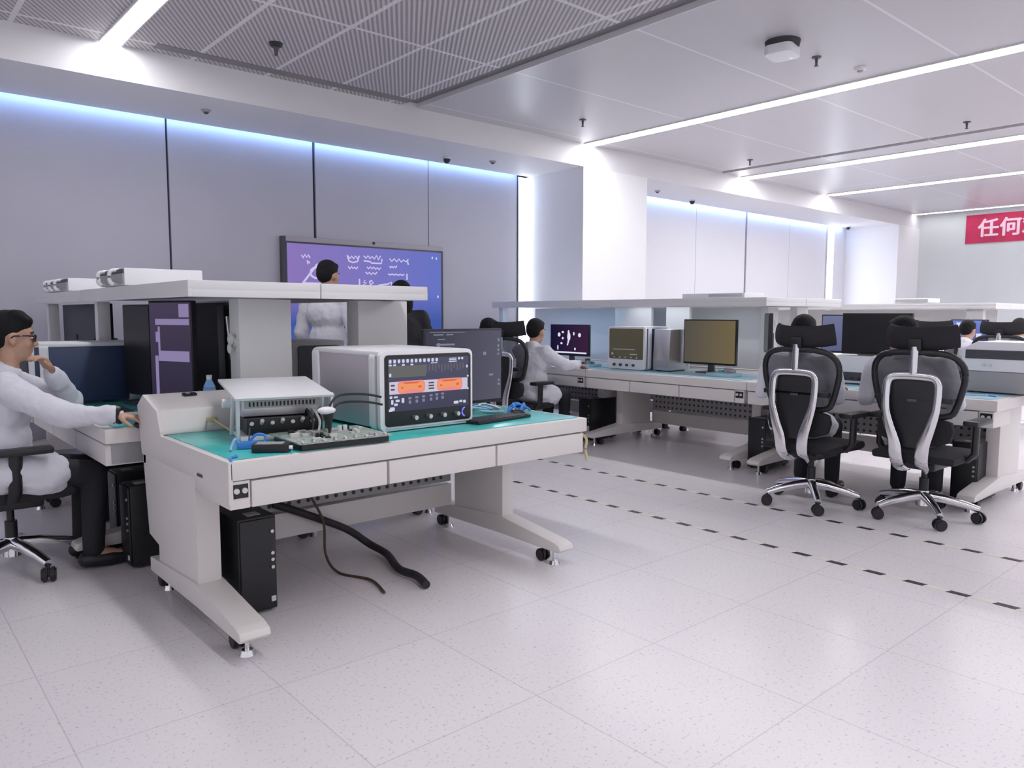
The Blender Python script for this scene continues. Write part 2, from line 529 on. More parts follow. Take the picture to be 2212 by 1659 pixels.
# floor marking tapes
def tape_mat():
    m = mat('black_and_yellow_tape', (0.8, 0.75, 0.4), 0.5)
    nt = m.node_tree
    tc = nt.nodes.new('ShaderNodeTexCoord')
    mp = nt.nodes.new('ShaderNodeMapping')
    mp.inputs['Rotation'].default_value = (0, 0, R(20))
    wv = nt.nodes.new('ShaderNodeTexWave')
    wv.bands_direction = 'Y'
    wv.inputs['Scale'].default_value = 1.65
    r = nt.nodes.new('ShaderNodeValToRGB')
    r.color_ramp.interpolation = 'CONSTANT'
    r.color_ramp.elements[0].color = (0.03, 0.03, 0.035, 1)
    r.color_ramp.elements[1].position = 0.46
    r.color_ramp.elements[1].color = (0.74, 0.71, 0.64, 1)
    nt.links.new(tc.outputs['Object'], mp.inputs[0])
    nt.links.new(mp.outputs[0], wv.inputs['Vector'])
    nt.links.new(wv.outputs['Fac'], r.inputs['Fac'])
    nt.links.new(r.outputs['Color'], nt.nodes['Principled BSDF'].inputs['Base Color'])
    return m
M['tape'] = tape_mat()
for x, lb in ((4.0, 'black and yellow floor tape passing closer to the cream bench with the oscilloscope'), (4.8, 'black and yellow floor tape passing closer to the mesh chairs')):
    o = MB().box(-0.019, 0.019, 0, 11.6, 0, 0.0015).build('floor_tape', 'tape', smooth=False)
    o.location = (x, -5.2, 0)
    tag(o, lb, 'floor tape', 'floor marking tapes')

# ================================================================== BENCHES
def leg_column(x0, x1, wide, back=1.06):
    b = MB()
    if wide:
        b.prism([(0.40, 0.70), (0.40, 0.12), (0.95, 0.12), (0.95, 0.235), (1.10, 0.26), (1.15, 0.60), (1.15, 0.70)], x0, x1, 'x', 0.004)
    else:
        b.prism([(0.40, 0.70), (0.40, 0.12), (0.86, 0.12), (0.86, 0.70)], x0, x1, 'x', 0.004)
    b.prism([(back, 0.155), (0.42, 0.195), (-0.03, 0.138), (-0.075, 0.125), (-0.085, 0.10), (-0.07, 0.085), (0.40, 0.092), (back, 0.085)], x0 - 0.012, x1 + 0.012, 'x', 0.006)
    return b

def bench(label, loc, rz, L, D, outlet=None, console=False, legs=((0.0, 0.1, True), (1.71, 1.79, False)), group=None, first=0.08, back=1.06):
    t = thing('workbench', label, 'workbench', loc, rz, group)
    MB().box(0, L, 0, D, 0.705, 0.78, 0.006).build('tabletop', 'cream', t)
    x0 = first if outlet == 'left' else 0.0
    x1 = L - 0.02 - (0.09 if outlet == 'right' else 0)
    n = 3
    for k in range(n):
        a, b = x0 + (x1 - x0) * k / n, x0 + (x1 - x0) * (k + 1) / n
        d = MB().box(a + 0.006, b - 0.006, 0.004, 0.42, 0.592, 0.697, 0.004).build('drawer', 'cream', t)
    MB().box(x0, x1, 0.03, 0.44, 0.60, 0.704).build('drawer_case', 'greysteel', t, smooth=False)
    if outlet:
        a, b = (0.0, first) if outlet == 'left' else (L - 0.11, L - 0.02)
        o = MB().box(a, b, 0.006, 0.35, 0.592, 0.702, 0.003).build('outlet_box', 'cream', t)
        s = MB().box(a + 0.008, b - 0.008, 0.002, 0.02, 0.635, 0.69, 0.002).build('socket', 'black', o)
        for q in (0.3, 0.7):
            MB().cyl((a + (b - a) * q, -0.006, 0.665), (a + (b - a) * q, 0.004, 0.665), 0.011, 0.011, 14).build('switch', 'chip', o)
    if legs and legs[0][2]:
        MB().prism([(0.0, 0.781), (0.0, 0.612), (0.385, 0.612), (0.385, 0.66), (0.47, 0.655), (1.152, 0.655), (1.199, 0.894), (1.10, 0.954), (0.884, 0.894), (0.841, 0.80), (0.841, 0.781)], -0.006, 0.012, 'x', 0.003).build('side_panel', 'cream', t)
        MB().box(-0.010, -0.004, 0.285, 0.345, 0.675, 0.688, 0.002).build('badge', 'gunmetal', t)
    if console:
        MB().prism([(0.84, 0.781), (0.84, 0.80), (0.885, 0.895), (1.10, 0.955), (1.20, 0.895), (1.16, 0.60), (1.10, 0.60), (1.08, 0.78)], 0.0, L * 0.985, 'x', 0.012).build('console', 'cream', t)
    for a, b, wd in legs:
        lg = leg_column(a, b, wd, back).build('leg', 'cream', t)
        for y in (0.0, back - 0.12):
            cst = MB()
            for s in (-0.017, 0.017):
                cst.cyl(((a + b) / 2 + s - 0.011, y + 0.10, 0.034), ((a + b) / 2 + s + 0.011, y + 0.10, 0.034), 0.034, 0.034, 18, 0.005)
            cst.cyl(((a + b) / 2, y + 0.09, 0.03), ((a + b) / 2, y + 0.09, 0.095), 0.012)
            cst.build('caster', 'black', lg)
            yp = y + (0.01 if y == 0 else 0.03)
            MB().cyl(((a + b) / 2, yp, 0.0), ((a + b) / 2, yp, 0.022), 0.03, 0.022, 20).cyl(((a + b) / 2, yp, 0.02), ((a + b) / 2, yp, 0.095), 0.009, 0.009, 12).build('foot_pad', 'chrome', lg)
    la, lb = legs[0][1], legs[-1][0]
    pg = MB().box(la, lb, back - 0.16, back - 0.145, 0.315, 0.60).build('back_panel', 'greysteel', t, smooth=False)
    hb = MB()
    k = la + 0.05
    while k < lb - 0.05:
        for z in (0.345, 0.40, 0.455):
            hb.cyl((k, back - 0.164, z), (k, back - 0.159, z), 0.011, 0.011, 10)
        k += 0.055
    hb.build('vent_grille', 'greyhole', pg)
    MB().box(la, lb, back - 0.17, back - 0.105, 0.165, 0.30, 0.004).build('beam', 'cream', t)
    return t

deskA = bench('cream steel workbench carrying the white oscilloscope, black tower underneath', (1.07, 2.88, 0), 0, 1.985, 0.86, 'left', True)
tag(MB().box(0.025, 1.95, 0.035, 0.835, 0, 0.003, 0.001).build('antistatic_mat', 'mat'), 'teal antistatic mat under the white oscilloscope', 'mat', 'teal bench mats').location = (1.07, 2.88, 0.7805)
WB = 'workbenches of the islands'
bench('cream workbench where the man in dark glasses sits', (0.92, 6.09, 0), R(-90), 1.98, 0.96, None, False, ((0.0, 0.09, False), (1.50, 1.58, False)), WB, back=0.95)
bench('cream workbench at the other end of the shelf with two flat white instruments', (0.92, 8.09, 0), R(-90), 1.98, 0.96, None, False, ((0.0, 0.09, False), (1.82, 1.90, False)), WB, back=0.95)
bench('cream workbench on the display side of the open shelf posts', (2.93, 4.11, 0), R(90), 1.98, 0.96, None, False, ((0.08, 0.16, False), (1.80, 1.89, False)), WB, back=0.95)
tag(MB().box(0.06, 1.94, 0.05, 0.80, 0, 0.003, 0.001).build('antistatic_mat', 'mat'), 'teal antistatic mat under the arms of the man in dark glasses', 'mat', 'teal bench mats')
o = bpy.data.objects['antistatic_mat.001']; o.location = (0.92, 6.09, 0.7805); o.rotation_euler = (0, 0, R(-90))
EY = (7.34, 5.45, 3.56)
elabels = ('cream workbench of the worker turned to the dark blue picture monitor', 'cream workbench carrying the scope tower and the wide dark screen, empty seat',
           'cream workbench in front of the two chrome-backed mesh chairs')
for k, (y, lb) in enumerate(zip(EY, elabels)):
    bench(lb, (5.75, y, 0), R(-90), 1.88, 1.2, 'right', False, ((0.08, 0.17, False), (1.70, 1.79, False)), WB)
    o = MB().box(0.05, 1.84, 0.05, 0.75, 0, 0.003, 0.001).build('antistatic_mat', 'matblue')
    tag(o, ('pale blue bench mat under the forearm of the worker at the picture monitor', 'pale blue bench mat under the scope tower',
            'pale blue bench mat strewn with leads beside the white lidded instrument')[k], 'mat', 'pale bench mats')
    o.location = (5.75, y, 0.7805); o.rotation_euler = (0, 0, R(-90))
for y0, lb in ((3.56, 'cream workbench hidden behind the dark monitor of the mesh chairs'), (5.45, 'cream workbench behind the white back board of the scope tower')):
    bench(lb, (8.28, y0, 0), R(90), 1.88, 1.2, None, False, ((0.08, 0.17, False), (1.70, 1.79, False)), WB)
for y0, lb in ((5.2, 'cream workbench of the far worker beside the small blue screen'), (7.1, 'cream workbench of the far row close to the side wall')):
    bench(lb, (10.75, y0, 0), R(-90), 1.88, 1.1, None, False, ((0.08, 0.17, False), (1.70, 1.79, False)), WB)

# ------------------------------------------------------------------ shelves over the islands
SH = 'raised shelves over the bench islands'
def shelf(label, x0, x1, y0, y1, ys, posts, panels, z0=1.43, z1=1.51):
    t = thing('bench_shelf', label, 'shelf', (x0, y0, 0.78), 0, SH)
    xm = (x0 + x1) / 2
    yc = [y0] + ys + [y1]
    for a, b in zip(yc[:-1], yc[1:]):
        for u, v in ((x0, xm), (xm, x1)):
            if u < v:
                ya, yb = a - y0 + (0.005 if a > y0 else 0), b - y0 - 0.005
                ua, ub = u - x0 + 0.003, v - x0 - 0.003
                bd = MB().box(ua, ub, ya, yb, z0 - 0.78 + 0.035, z1 - 0.78, 0.004)
                e_ = ua if u == x0 else ub
                bd.box(min(e_, e_ + (0.018 if u == x0 else -0.018)), max(e_, e_ + (0.018 if u == x0 else -0.018)), ya, yb, z0 - 0.78, z0 - 0.78 + 0.04, 0.002)
                if a == y0:
                    bd.box(ua + (0.017 if u == x0 else 0), ub - (0 if u == x0 else 0.017), ya + 0.001, ya + 0.018, z0 - 0.78, z0 - 0.78 + 0.04, 0.002)
                bd.build('board', 'white', t)
    for a, b, c, d in posts:
        MB().box(a - x0, b - x0, c - y0, d - y0, 0.0, z0 - 0.78, 0.004).build('post', 'white', t)
    for a, b, c, d, e, f, m in panels:
        MB().box(a - x0, b - x0, c - y0, d - y0, e - 0.78, f - 0.78, 0.002).build('back_board', m, t)
    return t
sC = shelf('white raised shelf carrying two flat white instruments, in front of the purple display', 1.22, 2.60, 3.75, 7.7, [6.0],
      [(1.60, 1.90, 4.10, 4.24), (2.33, 2.70 - 0.02, 4.10, 4.24), (1.29, 1.37, 5.81, 5.89), (1.29, 1.37, 7.5, 7.58)],
      [(1.90, 1.93, 4.36, 7.6, 0.79, 1.425, 'darkgrey'), (1.39, 1.415, 5.93, 7.46, 0.80, 1.42, 'navy')])
p = [c for c in sC.children if c.name.startswith('back_board')][1]
MB().box(0.163, 0.169, 2.30, 2.38, 0.30, 0.46).box(0.163, 0.169, 2.62, 2.68, 0.34, 0.38).box(0.163, 0.169, 3.2, 3.32, 0.36, 0.40).box(0.163, 0.169, 1.98, 2.08, 0.36, 0.40).build('socket', 'black', p)
q = [c for c in sC.children if c.name.startswith('post')][0]
MB().cyl((0.365, 0.42, 0.415), (0.38, 0.42, 0.415), 0.03).ball((0.355, 0.41, 0.43), (0.018, 0.022, 0.035)).ball((0.35, 0.42, 0.38), (0.012, 0.014, 0.03)).build('socket', 'chip', q)
sE = shelf('white raised shelf running over the scope tower towards the broad pillar', 6.30, 7.75, 3.73, 7.65, [5.6],
      [(6.93, 7.12, 4.08, 4.16), (7.50, 7.72, 4.08, 4.16), (6.62, 6.66, 5.30, 5.82), (6.62, 6.66, 4.80, 5.10), (6.36, 6.44, 7.5, 7.58)],
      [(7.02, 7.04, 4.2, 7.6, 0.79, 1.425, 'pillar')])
q = [c for c in sE.children if c.name.startswith('post')][0]
MB().cyl((0.725, 0.35 - 0.012, 0.48), (0.725, 0.35, 0.48), 0.035, 0.035, 24).build('socket', 'chip', q)
for y0_ in (0.35, 2.1):
    lp = MB().box(0.14, 0.22, y0_, y0_ + 1.55, 0.668, 0.686, 0.004).build('task_lamp', 'white2', sE)
    MB().box(0.15, 0.21, y0_ + 0.02, y0_ + 1.53, 0.661, 0.667).build('diffuser', 'washer' if y0_ < 1 else 'blue_lamp', lp, smooth=False)
sG = shelf('pale raised shelf over the far row, below the red banner', 11.2, 12.4, 3.36, 7.6, [5.4],
      [(11.26, 11.36, 3.52, 3.72), (11.26, 11.36, 6.0, 6.1)], [(11.75, 11.77, 3.5, 7.5, 0.79, 1.425, 'white')])

# ================================================================== INSTRUMENTS
def scope_case(t, w, d, h, side='lilac'):
    MB().box(-w / 2 + 0.012, w / 2 - 0.012, 0.02, d - 0.02, 0.015, h - 0.012, 0.01).build('case', side, t)
    MB().prism(rrect(w, h, 0.035, 0, h / 2 + 0.004), 0.055, 0.105, 'y', 0.004).build('collar', 'white2', t)
    MB().prism(rrect(w, h, 0.035, 0, h / 2 + 0.004), d - 0.07, d, 'y', 0.006).build('rear_frame', 'white2', t)
    MB().box(-w / 2 + 0.006, w / 2 - 0.006, 0.03, d - 0.03, h - 0.02, h + 0.003, 0.006).build('top_cover', 'white2', t)
    MB().prism(rrect(w, h, 0.03, 0, h / 2 + 0.004), 0.0, 0.03, 'y', 0.006).build('front_bezel', 'white2', t)

def oscilloscope(label, loc, rz, w, d, h, group=None, detail=False, sc='scope', side='lilac'):
    t = thing('oscilloscope', label, 'oscilloscope', loc, rz, group)
    scope_case(t, w, d, h, side)
    return t

t = oscilloscope('big white oscilloscope showing two orange eye diagrams on its black screen', (2.155, 3.11, 0.784), 0, 0.555, 0.70, 0.385)
gl = MB().prism(rrect(0.515, 0.345, 0.02, 0.004, 0.198), -0.004, 0.004, 'y', 0.002).build('screen', 'black', t)
M['pic'] = screen_mat('scope_picture', lin((70, 70, 90)), lin((84, 84, 108)), 1.0, 2, 0.1, 0.35)
MB().box(-0.235, 0.245, -0.0062, -0.0045, 0.098, 0.352).build('picture', 'pic', gl, smooth=False)
M['hazy'] = emat('scope_haze', lin((104, 104, 104)), 1.0)
M['hazydark'] = emat('scope_dark_grey', lin((78, 76, 88)), 1.0)
b = MB().box(-0.23, -0.02, -0.0068, -0.006, 0.262, 0.318)
b.build('waveform', 'hazy', gl, smooth=False)
b = MB()
for k in range(14):
    x = -0.04 + k * 0.019
    hh = 0.018 + 0.02 * abs(math.sin(k * 1.9))
    b.box(x, x + 0.007, -0.0068, -0.006, 0.315 - hh, 0.318)
b.build('waveform', 'hazy', gl, smooth=False)
M['pink'] = emat('scope_pale_band', lin((205, 196, 214)), 1.0)
M['rose'] = emat('scope_rose', lin((232, 140, 140)), 1.0)
M['orange'] = emat('scope_orange', lin((240, 152, 105)), 1.0)
M['rust'] = emat('scope_rust', lin((212, 110, 72)), 1.0)
MB().box(-0.23, 0.238, -0.0068, -0.006, 0.182, 0.242).build('trace_band', 'pink', gl, smooth=False)
for cx in (-0.105, 0.125):
    e = MB().prism(rrect(0.158, 0.062, 0.02, cx, 0.213), -0.0074, -0.0066, 'y').build('eye_diagram', 'rose', gl, smooth=False)
    MB().prism([(cx + u, 0.213 + v) for u, v in ((-0.07, 0.022), (-0.03, 0.017), (0.03, 0.017), (0.068, 0.024), (0.072, 0), (0.066, -0.022), (0.02, -0.012), (-0.02, -0.012), (-0.066, -0.024), (-0.073, 0))],
               -0.0080, -0.0073, 'y').build('eye_core', 'orange', gl, smooth=False)
    MB().prism([(cx - 0.055, 0.237), (cx + 0.05, 0.237), (cx + 0.03, 0.229), (cx - 0.035, 0.229)], -0.0086, -0.0079, 'y').prism(rrect(0.02, 0.012, 0.005, cx + 0.048, 0.212), -0.0086, -0.0079, 'y').prism(
        rrect(0.014, 0.009, 0.004, cx - 0.054, 0.211), -0.0086, -0.0079, 'y').build('eye_shadow', 'rust', gl, smooth=False)
b = MB()
for k in range(3):
    b.prism(rrect(0.034, 0.007, 0.003, 0.012, 0.199 + k * 0.014), -0.0078, -0.0066, 'y')
for k in range(2):
    b.prism(rrect(0.022, 0.008, 0.003, -0.212, 0.205 + k * 0.02), -0.0078, -0.0066, 'y')
b.build('band_marks', 'hazydark', gl, smooth=False)
M['icon'] = emat('scope_icons', lin((205, 208, 225)), 1.0)
b = MB()
for k in range(12):
    b.prism(rrect(0.014, 0.018, 0.006, -0.224 + k * 0.0245, 0.340), -0.0074, -0.006, 'y')
    if k in (0, 1, 3, 5):
        b.prism(rrect(0.016, 0.008, 0.003, -0.224 + k * 0.0245, 0.322), -0.0074, -0.006, 'y')
for x, z, w_, h_ in ((0.145, 0.344, 0.045, 0.004), (0.145, 0.337, 0.045, 0.004), (0.185, 0.342, 0.012, 0.012), (0.205, 0.342, 0.012, 0.012), (0.145, 0.328, 0.05, 0.005), (0.03, 0.325, 0.04, 0.004),
                     (-0.225, 0.275, 0.012, 0.016), (0.235, 0.30, 0.010, 0.014), (0.24, 0.25, 0.01, 0.01), (0.24, 0.185, 0.01, 0.01),
                     (-0.222, 0.168, 0.014, 0.012), (-0.195, 0.168, 0.022, 0.008), (-0.215, 0.145, 0.012, 0.022), (-0.185, 0.150, 0.022, 0.012), (-0.155, 0.150, 0.014, 0.024), (-0.195, 0.132, 0.02, 0.012),
                     (-0.215, 0.112, 0.026, 0.018), (-0.225, 0.106, 0.02, 0.012), (0.165, 0.118, 0.03, 0.014), (0.195, 0.122, 0.018, 0.012), (0.218, 0.119, 0.016, 0.015)):
    b.prism(rrect(w_, h_, min(w_, h_) * 0.3, x, z), -0.0074, -0.006, 'y')
b.build('icon_print', 'icon', gl, smooth=False)
M['pale_icon'] = emat('scope_pale_labels', lin((128, 128, 158)), 1.0)
b = MB()
for k, x in enumerate((-0.115, -0.075, -0.035, 0.01, 0.045, 0.08)):
    b.prism(rrect(0.018, 0.011, 0.004, x, 0.158 + 0.002 * k), -0.0074, -0.006, 'y').prism(rrect(0.014, 0.016, 0.004, x, 0.139 + 0.002 * k), -0.0074, -0.006, 'y')
b.build('channel_marks', 'pale_icon', gl, smooth=False)
for x in (-0.09, -0.005, 0.08, 0.165):
    MB().cyl((x, -0.03, 0.062), (x, -0.003, 0.062), 0.011, 0.013, 20, 0.002).build('knob', 'alu', t)
M['bluering'] = emat('blue_ring_light', lin((118, 120, 235)), 1.2)
MB().tube([(0.222 + 0.018 * math.cos(a), -0.006, 0.066 + 0.022 * math.sin(a)) for a in [R(95 + 15 * k) for k in range(12)]], 0.004).build('ring_light', 'bluering', t)
MB().box(-0.25, 0.25, -0.006, 0.004, 0.014, 0.022, 0.002).build('lower_trim', 'alu', t)
for x in (-0.22, 0.22):
    for y in (0.1, 0.62):
        MB().cyl((x, y, -0.0005), (x, y, 0.03), 0.018).build('foot', 'black', t)

def simple_scope(label, loc, rz, w, d, h, group, screen='navy', base=True, side='bluepanel'):
    t = oscilloscope(label, loc, rz, w, d, h, group, side=side)
    zb = h * 0.22 if base else 0.02
    g = MB().prism(rrect(w - 0.05, h - 0.03 - zb, 0.015, 0, (h - 0.015 + zb) / 2 + 0.004), -0.004, 0.004, 'y', 0.002).build('screen', screen, t)
    b = MB()
    for k in range(5):
        b.cyl((-w * 0.3 + k * w * 0.15, -0.012, zb + 0.03), (-w * 0.3 + k * w * 0.15, -0.003, zb + 0.03), 0.007)
    b.build('buttons', 'chip', g)
    if base:
        for k in range(4):
            MB().cyl((-w * 0.3 + k * w * 0.17, -0.018, zb * 0.5), (-w * 0.3 + k * w * 0.17, 0, zb * 0.5), 0.014).build('connector', 'darkgrey', t)
    return t
SG = 'white scopes on the benches'
simple_scope('white framed instrument with dark blue side, behind the man in dark glasses', (0.80, 5.55, 0.784), R(-90), 0.46, 0.62, 0.38, SG)
M['glarescreen'] = mat('glare_tinted_scope_screen', (0.15, 0.135, 0.075), 0.25)  # yellow glare over the scope put into its screen colour
t = simple_scope('upright white scope with glare-tinted olive screen under the shelf plates', (6.02, 5.14, 0.784), R(-90), 0.50, 0.42, 0.44, SG, 'glarescreen')
txt = MB().box(-0.17, 0.12, -0.008, -0.002, 0.205, 0.212).box(-0.19, -0.165, -0.008, -0.002, 0.15, 0.17).box(0.06, 0.15, -0.008, -0.002, 0.155, 0.165)
txt.build('lettering', 'chip', t)
# grey boxy analyser seen between the posts
t = thing('analyser', 'dark grey boxy instrument framed by the open shelf posts', 'instrument', (2.28, 4.62, 0.784), R(0), SG)
MB().box(-0.24, 0.24, 0, 0.42, 0.01, 0.39, 0.015).build('case', 'greysteel', t)
MB().prism(rrect(0.30, 0.32, 0.02, 0.05, 0.20), -0.012, 0.002, 'y', 0.004).build('rear_plate', 'darkgrey', t)
for x in (-0.225, -0.165):
    MB().tube(crv([(x, 0.0, 0.06), (x, -0.03, 0.08), (x, -0.03, 0.33), (x, 0.0, 0.35)], 5), 0.011).build('handle', 'alu', t)
for x in (-0.2, 0.2):
    MB().box(x - 0.02, x + 0.02, 0.03, 0.39, 0, 0.012).build('foot', 'black', t)

# flat white instruments on the raised shelf
def flat_box(label, x, y, w, d, h, handle):
    t = thing('rack_instrument', label, 'instrument', (x, y, 1.5105), R(-90), 'flat instruments on the raised shelf')
    MB().box(-w / 2, w / 2, 0.03, d, 0.012, h, 0.008).build('case', 'white2', t)
    MB().box(-w / 2 + 0.012, w / 2 - 0.012, 0.022, 0.034, 0.02, h * 0.72, 0.002).build('front_panel', 'greysteel', t)
    MB().box(-w / 2 + 0.012, w / 2 - 0.012, 0.020, 0.034, h * 0.74, h - 0.006, 0.002).build('display', 'darkgrey', t)
    for s in handle:
        x_ = s * w / 2
        MB().tube(crv([(x_, 0.04, 0.02), (x_, -0.015, 0.03), (x_, -0.015, h - 0.02), (x_, 0.04, h - 0.01)], 5), 0.012).build('handle', 'white2', t)
    b = MB()
    for u in (-w / 2 + 0.04, w / 2 - 0.04):
        for v in (0.07, d - 0.05):
            b.cyl((u, v, 0), (u, v, 0.014), 0.018)
    b.build('rubber_feet', 'black', t)
    return t
flat_box('flat white instrument with two handles at the far end of the raised shelf', 1.26, 7.12, 0.88, 0.30, 0.11, (-0.45, -0.02, 0.5))
flat_box('flat white instrument with a bail handle standing over the man in dark glasses', 1.26, 5.385, 0.57, 0.5, 0.118, (0.5, -0.5))

# white instrument with an open lid, and the board in front of it
t = thing('test_fixture', 'white fixture with a tilted lid over rows of contacts', 'test fixture', (1.284, 3.32, 0.784), R(-13))
MB().box(0.0, 0.40, -0.02, 0.36, 0.0, 0.022, 0.006).build('base_plate', 'white2', t)
for x in (-0.012, 0.40):
    MB().prism([(0.0, 0.0), (0.04, 0.0), (0.02, 0.20), (-0.04, 0.205)], x, x + 0.012, 'x', 0.002).prism([(0.20, 0.0), (0.24, 0.0), (0.16, 0.21), (0.11, 0.21)], x, x + 0.012, 'x', 0.002).build('side_strut', 'white2', t)
lid = MB().prism([(-0.11, 0.202), (-0.10, 0.190), (0.46, 0.230), (0.46, 0.244)], -0.03, 0.40, 'x', 0.003).build('lid', 'white2', t)
MB().cyl((-0.05, 0.16, 0.155), (-0.012, 0.16, 0.155), 0.022).build('hinge_knob', 'white2', t)
inner = MB().box(0.02, 0.385, 0.06, 0.34, 0.10, 0.185, 0.004).build('module', 'alu', t)
MB().box(0.03, 0.375, 0.052, 0.062, 0.138, 0.172, 0.002).build('contact_board', 'chip', inner)
b = MB()
for k in range(18):
    b.box(0.05 + k * 0.017, 0.057 + k * 0.017, 0.049, 0.054, 0.146, 0.166)
b.build('contact_grille', 'greyhole', inner, smooth=False)
MB().box(0.03, 0.37, 0.0, 0.32, 0.024, 0.095, 0.006).build('tray', 'black', t)
for k in range(7):
    MB().cyl((0.05 + k * 0.045, -0.02, 0.078 + 0.012 * (k % 2)), (0.05 + k * 0.045, 0.01, 0.072), 0.009, 0.009, 10).build('connector', 'chip', t)
for k in range(3):
    MB().tube(crv([(0.30 + 0.03 * k, 0.03, 0.09), (0.29 + 0.03 * k, -0.03, 0.13), (0.31 + 0.03 * k, -0.06, 0.08), (0.30 + 0.03 * k, -0.08, 0.035)], 5), 0.006).build('jumper_lead', ('black', 'chip', 'black')[k], t)

t = thing('circuit_board', 'bare grey green circuit board lying before the white oscilloscope', 'circuit board', (1.565, 3.055, 0.7845), R(-3))
MB().box(-0.19, 0.24, -0.17, 0.18, 0.028, 0.034, 0.001).build('board', 'pcb', t)
MB().box(-0.175, 0.23, -0.155, 0.16, 0.002, 0.026, 0.003).build('carrier_tray', 'black', t)
random.seed(5)
for k in range(26):
    x, y = random.uniform(-0.175, 0.20), random.uniform(-0.14, 0.14)
    w_, d_, h_ = random.uniform(0.012, 0.04), random.uniform(0.008, 0.03), random.uniform(0.004, 0.02)
    MB().box(x, x + w_, y, y + d_, 0.033, 0.034 + h_, 0.001).build('component', random.choice(['chip', 'chip', 'black', 'greysteel', 'alu']), t)
for k in range(9):
    x, y = -0.175 + k * 0.048, -0.16 + 0.004 * (k % 3)
    MB().cyl((x, y - 0.012, 0.040), (x, y + 0.006, 0.040), 0.006, 0.006, 10).build('connector', 'alu' if k % 2 else 'chip', t)
for x in (-0.02, 0.0):
    MB().cyl((x - 0.05, -0.07, 0.034), (x - 0.05, -0.07, 0.056), 0.008).build('capacitor', 'black', t)
for x, y in ((0.10, 0.07), (0.125, 0.068)):
    MB().cyl((x, y, 0.034), (x, y, 0.058), 0.010).build('capacitor', 'white2', t)

t = thing('probe_stand', 'white capped black probe standing on the circuit board', 'probe', (1.565, 3.02, 0.818))
MB().cyl((0, 0, 0.002), (0, 0, 0.035), 0.004, 0.007).cyl((0, 0, 0.03), (0, 0, 0.10), 0.010, 0.019).build('probe_body', 'black', t)
MB().ball((-0.012, 0, 0.112), (0.042, 0.03, 0.017)).build('cap', 'white2', t)
for k, (dz, dy) in enumerate(((0.0, 0.0), (-0.035, -0.01))):
    o = MB().tube(crv([(1.565, 3.02, 0.918), (1.575, 3.025, 0.955 + dz), (1.63, 3.04, 0.99 + dz), (1.76, 3.05, 0.985 + dz), (1.875, 3.10 + dy, 0.96 + dz)], 8), 0.0055).build('probe_lead', 'cable')
    tag(o, ('upper dark lead looping from the capped probe to the oscilloscope', 'lower dark lead looping from the capped probe to the oscilloscope')[k], 'cable', 'probe leads')

t = thing('power_adapter', 'black power adapter lying on the mat before the white fixture', 'adapter', (1.285, 2.985, 0.7845), R(-35))
MB().box(-0.075, 0.075, -0.035, 0.035, 0, 0.036, 0.008).build('body', 'black', t)
MB().box(-0.06, 0.05, -0.028, 0.028, 0.0355, 0.037).build('rating_label', 'greysteel', t)
MB().cyl((0.072, -0.02, 0.02), (0.088, -0.02, 0.02), 0.008).build('plug', 'white2', t)
t = thing('test_clip', 'blue looped test clip on the mat next to the black adapter', 'test clip', (1.245, 3.12, 0.7845), R(-20))
MB().box(-0.05, 0.045, -0.018, 0.018, 0, 0.03, 0.006).build('body', 'blueplastic', t)
MB().tube(crv([(0.0, 0.012, 0.025), (0.03, 0.012, 0.055), (0.065, 0.0, 0.05), (0.06, -0.01, 0.02)], 6), 0.006).build('loop', 'blueplastic', t)
MB().tube(crv([(-0.04, -0.01, 0.025), (-0.055, -0.02, 0.045), (-0.07, -0.04, 0.02), (-0.075, -0.06, 0.004)], 6), 0.006).build('tail', 'bluewater', t)
MB().cyl((0.0, 0.012, 0.03), (0.005, 0.02, 0.085), 0.003, 0.003, 8).build('pin', 'gunmetal', t)
tag(MB().tube(crv([(1.08, 2.885, 0.775), (1.083, 2.90, 0.788), (1.10, 2.94, 0.789), (1.125, 2.95, 0.789), (1.135, 2.985, 0.788)], 6), 0.005).build('blue_lead', 'blueplastic'),
    'short blue lead curling over the corner of the teal mat', 'cable')
t = thing('usb_hub', 'yellowish plug pushed into the face of the bench console', 'plug', (1.305, 3.715, 0.84), 0)
MB().box(-0.03, 0.02, -0.018, 0.0, -0.012, 0.012, 0.003).build('body', 'tan', t)
MB().tube(crv([(0.0, -0.02, 0.0), (0.02, -0.06, -0.02), (0.05, -0.12, -0.05), (0.07, -0.16, -0.054)], 6), 0.006).build('lead', 'tan', t)
MB().tube([(-0.03, -0.008, 0.0), (-0.036, -0.01, -0.05)], 0.004).build('tail', 'greysteel', t)
t = thing('coin_remote', 'small black remote lying on top of the bench console', 'remote', (1.27, 3.93, 0.938), R(10))
t.rotation_euler = (R(15.6), 0, R(6))
MB().box(-0.035, 0.035, -0.014, 0.014, 0.004, 0.016, 0.005).build('body', 'black', t)
MB().box(-0.02, 0.0, -0.008, 0.008, 0.0155, 0.018).build('button', 'greysteel', t)

